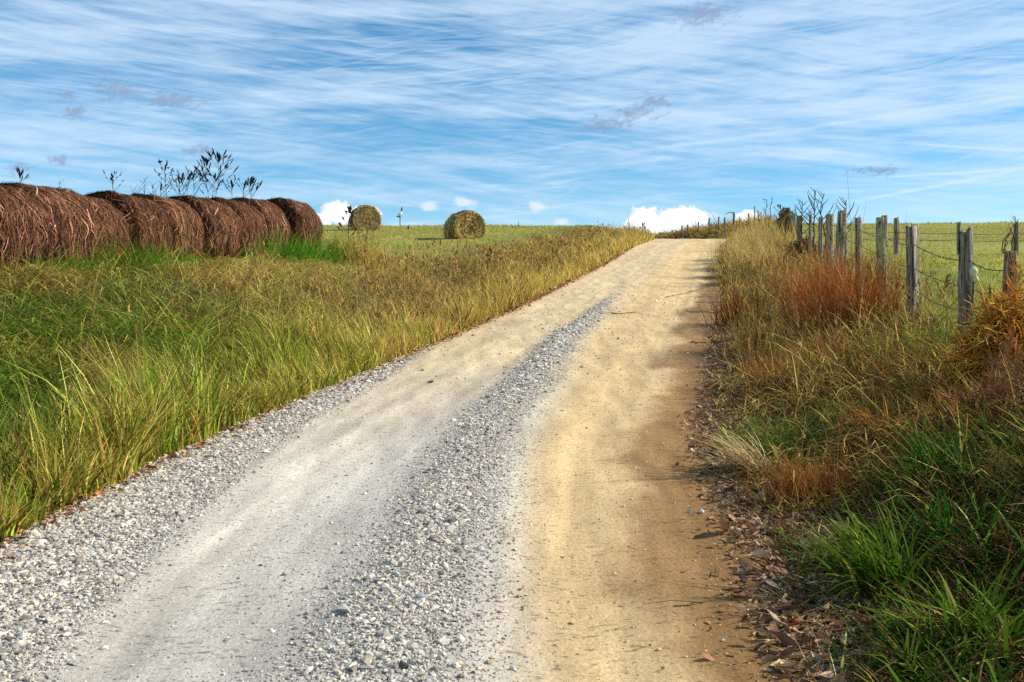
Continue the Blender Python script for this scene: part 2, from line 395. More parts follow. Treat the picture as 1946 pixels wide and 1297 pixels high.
sun = bpy.data.lights.new('sun', 'SUN'); sun.energy = 5.0; sun.angle = R(.5); sun.color = (1, .91, .78)
so = bpy.data.objects.new('sun', sun); col.objects.link(so)
so.rotation_euler = (R(90 - SUN_EL), 0, R(180 - SUN_AZ) )   # light travels along -Z of the lamp
from mathutils import Vector
sd = Vector((math.sin(R(SUN_AZ))*math.cos(R(SUN_EL)), math.cos(R(SUN_AZ))*math.cos(R(SUN_EL)), math.sin(R(SUN_EL))))
so.rotation_euler = sd.to_track_quat('Z', 'Y').to_euler()
so.location = (30, 10, 40)

cam = bpy.data.cameras.new('camera'); co = bpy.data.objects.new('camera', cam); col.objects.link(co)
co.location = (0, 0, EYE); co.rotation_euler = (R(90), 0, 0)
cam.sensor_width = 36; cam.lens = F / 1946 * 36; cam.shift_y = -(648.5 - YH) / 1946
cam.clip_start = .1; cam.clip_end = 3000
scn.camera = co
scn.view_settings.view_transform = 'Standard'; scn.view_settings.look = 'None'; scn.view_settings.exposure = .42; scn.view_settings.gamma = 1
scn.render.engine = 'CYCLES'
scn.cycles.max_bounces = 5; scn.cycles.diffuse_bounces = 2; scn.cycles.transmission_bounces = 2; scn.cycles.glossy_bounces = 2
scn.cycles.use_denoising = False

# ------------------------------------------------------------------ ground sheet
def build_ground():
    dd = np.concatenate([np.linspace(-25, 2, 20), np.geomspace(3, 110, 260), np.linspace(116, 400, 24)])
    tl = np.concatenate([-np.geomspace(250, 6.6, 40), np.linspace(-6.4, -.1, 60)])
    sx = np.concatenate([tl, np.linspace(0, 1, 8) + 0, 1 - tl[::-1] - 0.0])  # <0: metres out from the road's one edge; 0..1 on it; >1: beyond the other
    V = np.empty((len(dd), len(sx), 3)); L = xl(dd); W = rw(dd)
    for j, s in enumerate(sx):
        V[:, j, 0] = L + s if s < 0 else (L + s*W if s <= 1 else L + W + (s - 1))
        V[:, j, 1] = dd
    z = ground_z(V[..., 0], V[..., 1])
    on = (sx >= -.12) & (sx <= 1.12)
    z[:, on] -= .05
    V[..., 2] = z
    x = V[..., 0]; d = V[..., 1]
    n1 = nB(x, d, .8, 4)[..., None]; n2 = nC(x, d, .12, 3)[..., None]
    s_out = np.maximum(L[:, None] - x, x - (L + W)[:, None])[..., None]
    verge = np.array([.05, .032, .016])*(1-n1) + np.array([.035, .038, .012])*n1
    field = np.array([.17, .18, .028])*(1-n1) + np.array([.27, .25, .05])*n1
    field = field*(.8 + .4*n2)
    wf = np.maximum(np.clip((d[..., None] - 16) / 10, 0, 1) * np.clip((s_out - 3) / 2, 0, 1), (x - L[:, None] - W[:, None])[..., None] > 3.0)
    C = verge*(1-wf) + field*wf
    litter = np.clip(1 - s_out / .5, 0, 1)
    C = C*(1-litter) + np.array([.16, .095, .045])*litter
    m, n = V.shape[:2]
    i = np.arange(m-1)[:, None]*n; j = np.arange(n-1)[None]
    q = np.stack([i+j, i+j+1, i+n+j+1, i+n+j], -1).reshape(-1, 4)
    o = mesh_obj('ground', V.reshape(-1, 3), q, M_GROUND, cols=C.reshape(-1, 3), smooth=True)
    tag(o, kind='structure')
build_ground()

def gravel_c(d, u):
    uc = np.interp(d, [4, 6.1, 9.45, 17, 22, 27], [.615, .585, .54, .44, .415, .42]); hw = np.interp(d, [4, 9, 17, 27], [.082, .068, .05, .032])
    uc = uc + (nB(d, 0*d, .5, 2) - .5) * .03
    return np.exp(-((u - uc) / hw)**2 * .9) * np.clip((27.5 - d) / 10, 0, 1)
def gravel_l(d, u):
    ul = np.interp(d, [4, 6.1, 9.45, 13, 17], [.30, .22, .15, .085, .0])
    return smoothstep((ul - u) / .09 + .5) * np.clip((17 - d) / 4, 0, 1)
def build_road():
    dd = np.concatenate([np.linspace(-20, 2, 12), np.geomspace(2.5, 40, 420), np.geomspace(40.3, 140, 120)])
    uu = np.linspace(-.035, 1.05, 130)
    D, U = np.meshgrid(dd, uu, indexing='ij')
    X = xl(D) + U * rw(D)
    Zr = zroad(D)
    g = np.clip(gravel_c(D, U) + gravel_l(D, U), 0, 1)
    rut = -.022*np.exp(-((U - .78)/.07)**2) - .02*np.exp(-((U - .34)/.08)**2) + .025*gravel_c(D, U)
    edge = np.clip(np.maximum(-U / .035, (U - 1) / .05), 0, 1)
    Zr = Zr + rut + (nA(X, D, 1.2, 3) - .5)*.02 + (nB(X, D, 9, 2) - .5)*.008 + .012 - .03*edge
    stretch = nC(X*1.0 - .2*D, D*.12, 2.2, 4)[..., None]
    patch = nD(X, D, .55, 4)[..., None]
    Db = D[..., None]; Ub = U[..., None]
    cream = np.array([.57, .525, .435]); sand = np.array([.62, .48, .285]); tan = np.array([.65, .475, .24]); grey = np.array([.40, .39, .365]); brown = np.array([.245, .13, .046])
    far = smoothstep((Db - 6.5) / 10) 
    left = cream*(1-far) + sand*far
    wr = smoothstep((Ub - np.interp(D, [4, 6, 10, 17, 25], [.70, .64, .60, .50, .45])[..., None]) / .10)
    base = left*(1-wr) + tan*wr
    ubr = np.interp(D, [4, 5, 6.2, 8, 10, 13, 18, 30, 45], [.875, .85, .82, .83, .842, .84, .838, .90, .98])[..., None] + (patch - .5)*.22 + (nA(X, D, 2.3, 3)[..., None] - .5)*.06
    wb = smoothstep((Ub - ubr) / .085 + .5) * np.clip(.76 + (Ub - .84)*1.6, .6, .93)
    base = base*(1-wb) + brown*wb
    gg = np.clip(gravel_c(D, U)*.8 + gravel_l(D, U)*.85 + .35*np.exp(-((U - np.interp(D, [4, 9, 17], [.5, .44, .38]))/.09)**2) * np.clip((14 - D)/6, 0, 1), 0, 1)[..., None]
    base = base*(1-gg) + grey*gg
    tread = nD(U*30 + 3, D*.16, 1.0, 3)[..., None]
    base = base * (.84 + .32*stretch) * (.92 + .16*patch) * (.88 + .24*tread)
    Zr = Zr + (tread[..., 0] - .5)*.014
    m, n = D.shape
    i = np.arange(m-1)[:, None]*n; j = np.arange(n-1)[None]
    q = np.stack([i+j, i+j+1, i+n+j+1, i+n+j], -1).reshape(-1, 4)
    o = mesh_obj('road', np.stack([X, D, Zr], -1).reshape(-1, 3), q, M_ROAD, cols=base.reshape(-1, 3), smooth=True)
    tag(o, kind='structure')
    return dd, uu, Zr
RD, RU, RZ = build_road()
def road_z(d, u):
    i = np.clip(np.searchsorted(RD, d) - 1, 0, len(RD) - 2); t = (d - RD[i]) / (RD[i+1] - RD[i])
    f = (u - RU[0]) / (RU[1] - RU[0]); j = np.clip(np.floor(f).astype(int), 0, len(RU) - 2); w = np.clip(f - j, 0, 1)
    return (RZ[i, j]*(1-w) + RZ[i, j+1]*w)*(1-t) + (RZ[i+1, j]*(1-w) + RZ[i+1, j+1]*w)*t

# ------------------------------------------------------------------ loose crushed stone
def ico():
    p = (1 + 5**.5) / 2
    v = np.array([(-1,p,0),(1,p,0),(-1,-p,0),(1,-p,0),(0,-1,p),(0,1,p),(0,-1,-p),(0,1,-p),(p,0,-1),(p,0,1),(-p,0,-1),(-p,0,1)], float); v /= np.linalg.norm(v[0])
    f = np.array([(0,11,5),(0,5,1),(0,1,7),(0,7,10),(0,10,11),(1,5,9),(5,11,4),(11,10,2),(10,7,6),(7,1,8),(3,9,4),(3,4,2),(3,2,6),(3,6,8),(3,8,9),(4,9,5),(2,4,11),(6,2,10),(8,6,7),(9,8,1)])
    return v, f
def stones(pos, size, colour, r):
    v0, f0 = ico(); N = len(pos)
    sc = np.stack([r.uniform(.7, 1.3, N), r.uniform(.55, .9, N), r.uniform(.35, .7, N)], 1) * size[:, None]
    V = v0[None] * (1 + r.uniform(-.5, .3, (N, 12, 1))) * sc[:, None]
    a = r.uniform(0, 6.28, N); b = r.normal(0, .35, N)
    ca, sa, cb, sb = np.cos(a), np.sin(a), np.cos(b), np.sin(b)
    x, y, z = V[..., 0], V[..., 1], V[..., 2]
    y, z = y*cb[:, None] - z*sb[:, None], y*sb[:, None] + z*cb[:, None]
    x, y = x*ca[:, None] - y*sa[:, None], x*sa[:, None] + y*ca[:, None]
    V = np.stack([x, y, z], -1) + pos[:, None]
    Fc = f0[None] + (np.arange(N)*12)[:, None, None]
    return V.reshape(-1, 3), Fc.reshape(-1, 3), np.repeat(colour, 12, axis=0)
def build_gravel():
    r = np.random.default_rng(5)
    N = 760000
    d = np.exp(r.uniform(np.log(3.7), np.log(30), N)); u = r.uniform(-.03, 1.02, N)
    w = np.clip(gravel_c(d, u)*.95 + gravel_l(d, u)*.8 + .045 + .07*np.exp(-((u-.48)/.08)**2)*(d < 11), 0, 1)
    keep = r.random(N) < w**1.15 * np.clip(d / 7, .6, 1)
    d = d[keep]; u = u[keep]; x = xl(d) + u*rw(d)
    keep = np.abs(x) < d*.56 + .3
    d = d[keep]; u = u[keep]; x = x[keep]; n = len(d)
    core = np.clip(gravel_c(d, u) + gravel_l(d, u), 0, 1); size = np.exp(r.normal(np.log(.0038 + .0036*core), .52, n)); size = np.clip(size, .003, .034) * np.clip(d/9, 1, 2.2)
    z = road_z(d, u) + size*.18
    t = r.random((n, 1)); w_ = (r.random((n, 1)) < .35)
    c = np.array([.34, .33, .31])*(1-t) + np.array([.63, .61, .57])*t
    c = np.where(w_, c*np.array([1.08, .97, .8]), c*np.array([1.02, .98, .91])); c = np.where(r.random((n, 1)) < .2, c*.42, c)
    warm = smoothstep((u - .66)/.06)[:, None]*(d[:, None] < 12); c = c*(1-warm) + c*np.array([1.15, .92, .62])*warm
    v, f, cc = stones(np.stack([x, d, z], 1), size, c, r)
    o = mesh_obj('gravel', v, f, M_STONE, cols=cc)
    tag(o, 'loose pale grey crushed stone along the road middle and edge', 'gravel', kind='stuff')
    print('stones', n)
build_gravel()

# ------------------------------------------------------------------ grass
GREEN = np.array([.082, .205, .012]); DEEP = np.array([.024, .085, .010]); LIME = np.array([.27, .33, .018]); OLIVE = np.array([.235, .225, .024])
STRAW = np.array([.64, .47, .11]); TANB = np.array([.44, .265, .075]); BROWN = np.array([.15, .075, .03]); RUST = np.array([.30, .085, .022]); BLEACH = np.array([.62, .47, .24])
def mixc(a, b, t): t = np.broadcast_to(np.asarray(t, float), (max(np.size(t), len(a) if np.ndim(a) == 2 else 1),))[:, None]; return a*(1-t) + b*t
def bump(x, lo, hi): return smoothstep((x - lo) / (hi - lo))
BALE_ROW = lambda d: -9.3 + .2*(d - 17)

def clump_points(r, n_cl, per, dmin, dmax, xlo, xhi, sig):
    """clump centres spread evenly over the picture's depth, then blades around each. xlo/xhi are functions of d"""
    d = np.exp(r.uniform(np.log(dmin), np.log(dmax), n_cl)); lo, hi = xlo(d), xhi(d)
    ok = hi > lo; d, lo, hi = d[ok], lo[ok], hi[ok]
    x = lo + (hi - lo)*r.random(len(d))
    return x, d
def grass(name, r, cx_, cd, per, style, label):
    """style(x,d) -> dict(height, lean, dirh, colour, tip, spread, width) per clump"""
    s = style(cx_, cd)
    keep = s['keep']; cx_ = cx_[keep]; cd = cd[keep]; s = {k: v[keep] for k, v in s.items()}
    n = len(cx_)
    idx = np.repeat(np.arange(n), per)
    N = len(idx); d0 = cd[idx]
    sp = s['spread'][idx]
    x = cx_[idx] + r.normal(0, 1, N)*sp; d = d0 + r.normal(0, 1, N)*sp*np.clip(d0/10, 1, 4)
    ok = (x < xl(d) - s['edge'][idx]) | (x > xr(d) + s['edge'][idx])
    idx, x, d = idx[ok], x[ok], d[ok]; N = len(idx)
    z = ground_z(x, d) - .02
    h = s['height'][idx]*np.exp(r.normal(0, .28, N))
    dirc = s['dir'][idx] + r.normal(0, 1, N)*s['scatter'][idx]
    dh = np.stack([np.cos(dirc), np.sin(dirc)], 1)
    lean = np.abs(s['lean'][idx] + r.normal(0, .22, N)); curve = s['curve'][idx]*r.uniform(.3, 1.6, N)
    w = np.maximum(s['width'][idx], .00062*d)*r.uniform(.6, 1.35, N)
    face = r.uniform(0, np.pi, N)
    cl = np.exp(r.normal(0, .33, n))[idx][:, None]
    c = s['colour'][idx]*cl; t = s['tip'][idx]*cl
    j = np.exp(r.normal(0, .34, (N, 1)))
    k = (r.random(N) < s['dry'][idx])[:, None]
    alt = np.where(r.random((N, 1)) < .55, STRAW, TANB)
    c = np.where(k, alt*cl, c)*j; t = np.where(k, alt*1.1*cl, t)*j
    dead = (r.random(N) < s['dead'][idx])[:, None]; c = np.where(dead, BROWN*.8*j, c); t = np.where(dead, BROWN*j, t)
    mat_ = r.random(N) < s['flat'][idx]; lean = np.where(mat_, r.uniform(1.0, 1.45, N), lean); h = np.where(mat_, h*1.25, h); z = np.where(mat_, z + r.uniform(.04, .22, N), z)
    v, q, tr, cc = ribbons(np.stack([x, d, z], 1), dh, lean, h, w, curve, face, np.clip(c, 0, .85), np.clip(t, 0, .85))
    o = mesh_obj(name, v, [q, tr], M_GRASS, cols=cc, smooth=True)
    tag(o, label, 'grass', kind='stuff')
    print(name, N)

def left_style(x, d):
    n = len(x); r = np.random.default_rng(21)
    s = xl(d) - x
    a = nB(x, d, .55, 3); b = nC(x + 40, d, .33, 3); e = nD(x - 30, d, 1.4, 3)
    straw = np.clip(bump(d, 12, 22)*bump(6.5 - s, 0, 3)*.8 + bump(a, .5, .72)*.45 + bump(d, 28, 45)*.35, 0, 1)
    near_bale = np.exp(-((x - BALE_ROW(d) - 1.7)/.9)**2)*(d < 33)*(d > 17)
    straw *= (1 - .85*near_bale)*np.interp(d, [7, 16], [.45, 1])
    c = mixc(DEEP, GREEN, np.clip(e*1.8 - .35, 0, 1)); c = mixc(c, LIME, bump(b, .46, .7)*.38 + .03)
    c = mixc(c, GREEN*1.15, near_bale*.8)
    c = mixc(c, OLIVE, bump(a, .42, .65)*.28)
    c = mixc(c, STRAW*.85 + TANB*.15, straw*.62)
    c = mixc(c, TANB, bump(nA(x + 9, d, .45, 2), .62, .74)*.5*(1-near_bale))
    edge_ = bump(.7 - s, 0, .5)
    c = mixc(c, LIME*.7 + STRAW*.3, edge_*.35)
    tip = mixc(c, STRAW, np.clip(.2*bump(d, 6, 14) + .08 + straw*.45, 0, 1))
    h = .42 + .18*(e - .5) + .22*near_bale
    tus = nA(x*1.1 + 60, d*.8, 1.25, 3); h = h*np.clip(.38 + 2.3*(tus - .28), .42, 1.55)
    c = c*np.clip(.62 + 1.3*(tus - .3), .55, 1.2)[:, None] if 0 else c
    h = np.where(s > 3.5, h*np.interp(d, [10, 20, 30], [1, .9, .55]), h)
    h *= np.interp(d, [4, 25, 45, 70], [1, 1, 1.05, 1.0]) * np.where(s < .5, .95, 1)
    bank = bump(2.2 - s, 0, 1.5)
    lean = .78 - .56*bank + 0*x
    dirc = np.where((r.random(n) < .7 - .45*bank), r.uniform(0, 6.28, n), np.where(s < 1.1, 2.7, -.4) + r.normal(0, .55, n))
    mow = (s > np.interp(d, [18, 24, 30, 60], [9, 5.2, 4.2, 2.6])) & (d > 20)
    keep = ~mow
    return dict(keep=keep, height=h, lean=lean, curve=np.full(n, 1.35) - .65*bank, dir=dirc, scatter=np.full(n, .5), colour=c, tip=tip, spread=np.interp(d, [4, 15, 60], [.05, .09, .2]),
                dead=np.full(n, .05) + .32*bump(nC(x + 5, d, .55, 3), .58, .68), flat=.22*bump(s, .6, 1.6)*(d < 25), width=np.interp(d, [4, 9, 16, 30], [.0165, .0155, .0145, .015]), dry=np.clip(.09 + straw*.42 + .22*edge_, 0, .8), edge=np.full(n, -.04) + .05*np.abs(np.sin(d*2.1)))
r1 = np.random.default_rng(31)
fx = .60
cx1, cd1 = clump_points(r1, 15500, 12, 4.6, 66, lambda d: np.maximum(-d*fx - .5, xl(d) - np.interp(d, [5, 20, 40], [30, 14, 9])), lambda d: xl(d), 0)
ex_d = np.exp(r1.uniform(np.log(5.2), np.log(60), 4200)); ex_x = xl(ex_d) - np.abs(r1.normal(0, .22, 4200)) - .03
cx1 = np.concatenate([cx1, ex_x]); cd1 = np.concatenate([cd1, ex_d])
grass('verge_grass', r1, cx1, cd1, 13, left_style, 'long green and straw grass on the sunny bank beneath the brown bales')

def right_style(x, d):
    n = len(x); r = np.random.default_rng(22)
    s = x - xr(d)
    a = nB(x + 80, d, .7, 3); b = nC(x + 10, d + 30, .5, 3); e = nD(x + 30, d, 1.5, 3)
    tall = bump(s, .4, 1.6)
    c = mixc(DEEP, GREEN, np.clip(e*1.5 - .2, 0, 1)); c = mixc(c, LIME, bump(b, .5, .7)*.55*bump(d, 5, 12))
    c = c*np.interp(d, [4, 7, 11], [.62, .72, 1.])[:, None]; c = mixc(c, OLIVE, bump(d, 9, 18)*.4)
    straw = np.clip(bump(d, 10, 26)*.40 + bump(a, .50, .64)*.5 + bump(d, 26, 42)*.35, 0, 1)
    red = bump(nA(x + 3, d + 11, .8, 3), .48, .60)*bump(d, 5, 8)
    straw = straw*bump(d, 5, 8)
    c = mixc(c, TANB, straw*.55); c = mixc(c, STRAW, straw*bump(d, 18, 34)*.6); c = mixc(c, RUST*.75 + BROWN*.4, red*.8)
    c = mixc(c, RUST*.9 + TANB*.3, bump(d, 58, 66)*.7)
    tip = mixc(c, STRAW*.8, (.3 + .3*straw)*np.interp(d, [5, 9], [.3, 1]))
    tus = nC(x*1.2 + 9, d*.9, 1.4, 3)
    h = .27 + .16*tall*np.interp(d, [4, 10, 30, 55], [.35, .9, 1.3, 1.8]) + .12*(e - .5)
    h *= np.interp(s, [0, .3, .8], [.55, .8, 1])*np.clip(.45 + 2.1*(tus - .3), .45, 1.5)
    keep = (r.random(n) < np.interp(d, [3, 5, 7.5, 10], [.5, .65, .85, 1.])*np.interp(s, [0, .25, .9], [.25, .6, 1])) & (s < np.interp(d, [3, 10, 30, 60, 90], [2.9, 2.95, 2.95, 2.7, 3.5]))
    dirc = np.where(r.random(n) < .75, r.uniform(0, 6.28, n), 3.3 + r.normal(0, .6, n))
    return dict(keep=keep, height=h, lean=.55 + 0*h, curve=1.25 + 0*h, dir=dirc, scatter=.6 + 0*h, colour=c, tip=tip, spread=np.interp(d, [3, 6, 15, 60], [.05, .06, .09, .2]),
                dead=.16 + .3*bump(a, .5, .6), flat=.25*np.ones(n)*(d < 16)*(d > 7), width=np.interp(d, [3, 6, 10, 16], [.0155, .015, .013, .011]), dry=np.clip(.18 + straw*.5 + red*.2, 0, .8)*np.interp(d, [5, 9], [.5, 1]), edge=.02 + .1*np.abs(np.sin(d*1.7 + 1)))
r2 = np.random.default_rng(32)
cx2, cd2 = clump_points(r2, 15000, 12, 3.3, 95, lambda d: xr(d), lambda d: np.minimum(d*fx + .5, xr(d) + 6), 0)
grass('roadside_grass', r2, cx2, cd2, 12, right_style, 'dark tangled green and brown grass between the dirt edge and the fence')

def field_style(x, d):
    n = len(x); r = np.random.default_rng(23)
    sl = xl(d) - x; sr = x - xr(d)
    a = nB(x*.35, d*.5, .5, 4); b = nC(x*.3, d*.45, .3, 4)
    c = mixc(LIME, STRAW*.85, np.clip(bump(a, .42, .58)*.8, 0, 1)); c = mixc(c, GREEN*1.1, bump(b, .46, .56)*.65)
    right_near = (sr > 0)*bump(30 - d, 0, 12)
    c = mixc(c, GREEN*.9 + LIME*.25, right_near*.75)
    orange = (sl > 0)*bump(d, 56, 62)*bump(-x, -4, 3); c = mixc(c, RUST*.8 + STRAW*.35, orange*.8)
    tip = mixc(c, STRAW*.9 + LIME*.3, .35)
    h = np.interp(d, [8, 20, 30, 60, 85], [.15, .12, .075, .10, .14])*(.8 + .5*a)
    left_ok = (sl > np.interp(d, [18, 24, 30, 60], [8.5, 4.8, 3.8, 2.3])) & (d > 19)
    right_ok = sr > np.interp(d, [8, 30, 60, 90], [2.9, 2.9, 2.4, 3])
    return dict(keep=left_ok | right_ok, height=h, lean=.4 + 0*h, curve=.8 + 0*h, dir=nD(x, d, .5, 2)*12, scatter=1 + 0*h, colour=c*1.02, tip=tip, spread=np.interp(d, [8, 30, 80], [.12, .3, .5]),
                dead=np.full(n, .03), flat=np.full(n, 0.), width=np.full(n, .006), dry=np.full(n, .2), edge=np.full(n, 2.))
r3 = np.random.default_rng(33)
cx3, cd3 = clump_points(r3, 19000, 9, 6.5, 88, lambda d: -d*fx - 1, lambda d: d*fx + 1, 0)
grass('field_grass', r3, cx3, cd3, 10, field_style, 'short yellow-green mown grass across the fields on both sides')

# ------------------------------------------------------------------ seed stems standing above the grass
def seed_stems():
    r = np.random.default_rng(77); n = 5200
    d = np.exp(r.uniform(np.log(6.5), np.log(58), n)); s = np.abs(r.normal(1.6, 2.2, n)) + .2; left = r.random(n) < .68
    x = np.where(left, xl(d) - s, xr(d) + np.clip(s, .4, 2.9))
    keep = (r.random(n) < np.where(left, .05 + .95*bump(d, 12, 20)*bump(nB(x, d, .5, 3), .35, .6), .2 + .8*bump(d, 8, 16))) & (s < np.interp(d, [5, 20, 40], [9, 5.5, 2.4]))
    d, x = d[keep], x[keep]; n = len(d); z = ground_z(x, d)
    h = r.uniform(.45, .75, n); a = r.uniform(0, 6.28, n); dh = np.stack([np.cos(a), np.sin(a)], 1); lean = np.abs(r.normal(.1, .12, n)); cv = r.uniform(.1, .6, n)
    c = mixc(STRAW*.8, TANB*.8, r.random(n))*np.exp(r.normal(0, .25, (n, 1))); w = np.maximum(.004, .0005*d)
    P = np.stack([x, d, z], 1)
    V, Q, T, C = ribbons(P, dh, lean, h, w, cv, r.uniform(0, 3, n), c)
    tip = V.reshape(n, 7, 3)[:, 6] - np.array([0, 0, .02]); parts = [(V, Q, T, C)]; hc = np.where(r.random((n, 1)) < .5, TANB*.8, BROWN*1.8)*np.exp(r.normal(0, .3, (n, 1)))
    for k in range(4):
        aa = r.uniform(0, 6.28, n)
        parts.append(ribbons(tip - np.array([0, 0, 1])*r.uniform(0, .12, (n, 1)), np.stack([np.cos(aa), np.sin(aa)], 1), r.uniform(.1, .6, n), r.uniform(.05, .12, n), w*2.2, r.uniform(0, .6, n), r.uniform(0, 3, n), hc))
    vs, qs, ts, cs = [], [], [], []; off = 0
    for v, q, t, c in parts: vs.append(v); qs.append(q + off); ts.append(t + off); cs.append(c); off += len(v)
    o = mesh_obj('seed_grass', np.concatenate(vs), [np.concatenate(qs), np.concatenate(ts)], M_DRY, cols=np.clip(np.concatenate(cs), 0, .8))
    tag(o, 'dry seed heads standing above the grass of both banks', 'grass', kind='stuff')
seed_stems()

# ------------------------------------------------------------------ leaf litter
def flakes(pos, size, colour, r, tilt=.45):
    """small curled dead leaves: six-cornered, folded along the rib"""
    N = len(pos)
    t = np.array([(0, -1, 0), (.42, -.45, .18), (.5, .25, .22), (0, 1, .05), (-.5, .25, .22), (-.42, -.45, .18), (0, 0, 0)], float)
    V = np.broadcast_to(t, (N, 7, 3)).copy(); V *= r.uniform(.75, 1.25, (N, 7, 1))
    V[..., 0] *= r.uniform(.45, 1.1, (N, 1)); V[..., 2] *= r.uniform(-.6, 2.2, (N, 1)); V[..., 2] += (V[..., 1]**2)*r.uniform(-.15, .45, (N, 1))
    V *= size[:, None, None]
    for ax in ((1, 2), (0, 2)):
        b = r.normal(0, tilt, N); cb, sb = np.cos(b)[:, None], np.sin(b)[:, None]
        p, q = V[..., ax[0]].copy(), V[..., ax[1]].copy(); V[..., ax[0]] = p*cb - q*sb; V[..., ax[1]] = p*sb + q*cb
    a = r.uniform(0, 6.28, N); ca, sa = np.cos(a)[:, None], np.sin(a)[:, None]
    p, q = V[..., 0].copy(), V[..., 1].copy(); V[..., 0] = p*ca - q*sa; V[..., 1] = p*sa + q*ca
    V += pos[:, None]
    f = np.array([(0, 1, 6), (1, 2, 6), (2, 3, 6), (3, 4, 6), (4, 5, 6), (5, 0, 6)])
    return V.reshape(-1, 3), (f[None] + (np.arange(N)*7)[:, None, None]).reshape(-1, 3), np.repeat(colour, 7, axis=0)
def any_z(x, d):
    u = (x - xl(d)) / rw(d); on = (u > -.03) & (u < 1.045)
    return np.where(on, np.maximum(road_z(d, u), ground_z(x, d) - .05), ground_z(x, d))
def build_litter():
    r = np.random.default_rng(8)
    n1 = 40000
    d = np.exp(r.uniform(np.log(3.6), np.log(19), n1)); k = r.random(n1)
    s = np.where(k < .6, np.where(r.random(n1) < .5, r.normal(.1, .16, n1), r.uniform(.05, .55, n1)), r.uniform(.3, 2.6, n1))*np.interp(d, [4, 8, 19], [1, .8, .6])
    x = xr(d) + s
    d2 = np.exp(r.uniform(np.log(5.4), np.log(50), 5200)); x2 = xl(d2) + r.normal(.03, .08, 5200)
    x = np.concatenate([x, x2]); d = np.concatenate([d, d2]); n = len(d); left = np.arange(n) >= n1
    size = np.exp(r.normal(np.log(.018), .45, n)); size = np.where(left, size*np.clip(d/14, .8, 2), size)
    z = any_z(x, d) + size*.4
    pal = np.array([[.36, .22, .11], [.46, .31, .19], [.20, .10, .05], [.13, .07, .04], [.58, .46, .34], [.42, .20, .11], [.27, .17, .10]])
    c = pal[r.choice(len(pal), n, p=[.24, .18, .2, .14, .07, .07, .1])]*np.exp(r.normal(0, .2, (n, 1)))
    c = np.where(left[:, None], c*np.array([1.25, 1.1, .8]), c)
    v, f, cc = flakes(np.stack([x, d, z], 1), size, np.clip(c, 0, .8), r)
    # short broken straws lying flat among the leaves
    m = 6000; ds = np.exp(r.uniform(np.log(3.6), np.log(24), m)); xs = xr(ds) + np.where(r.random(m) < .6, np.abs(r.normal(.05, .35, m)), r.uniform(0, 3, m))
    zs = any_z(xs, ds) + .01
    a = r.uniform(0, 6.28, m); v2, q2, t2, c2 = ribbons(np.stack([xs, ds, zs], 1), np.stack([np.cos(a), np.sin(a)], 1), r.uniform(1.15, 1.5, m), r.uniform(.06, .28, m), np.maximum(.005, .0006*ds), r.uniform(0, .35, m), a + 1.57,
            np.clip(np.where(r.random((m, 1)) < .3, BLEACH*.7, TANB*.8)*np.exp(r.normal(0, .35, (m, 1))), 0, .7))
    nv = len(v)
    o = mesh_obj('leaf_litter', np.concatenate([v, v2]), [q2 + nv, np.concatenate([f, t2 + nv])], M_LITTER, cols=np.concatenate([cc, c2]))
    tag(o, 'dead brown leaves and broken straw along the road edges', 'leaf litter', kind='stuff')
build_litter()

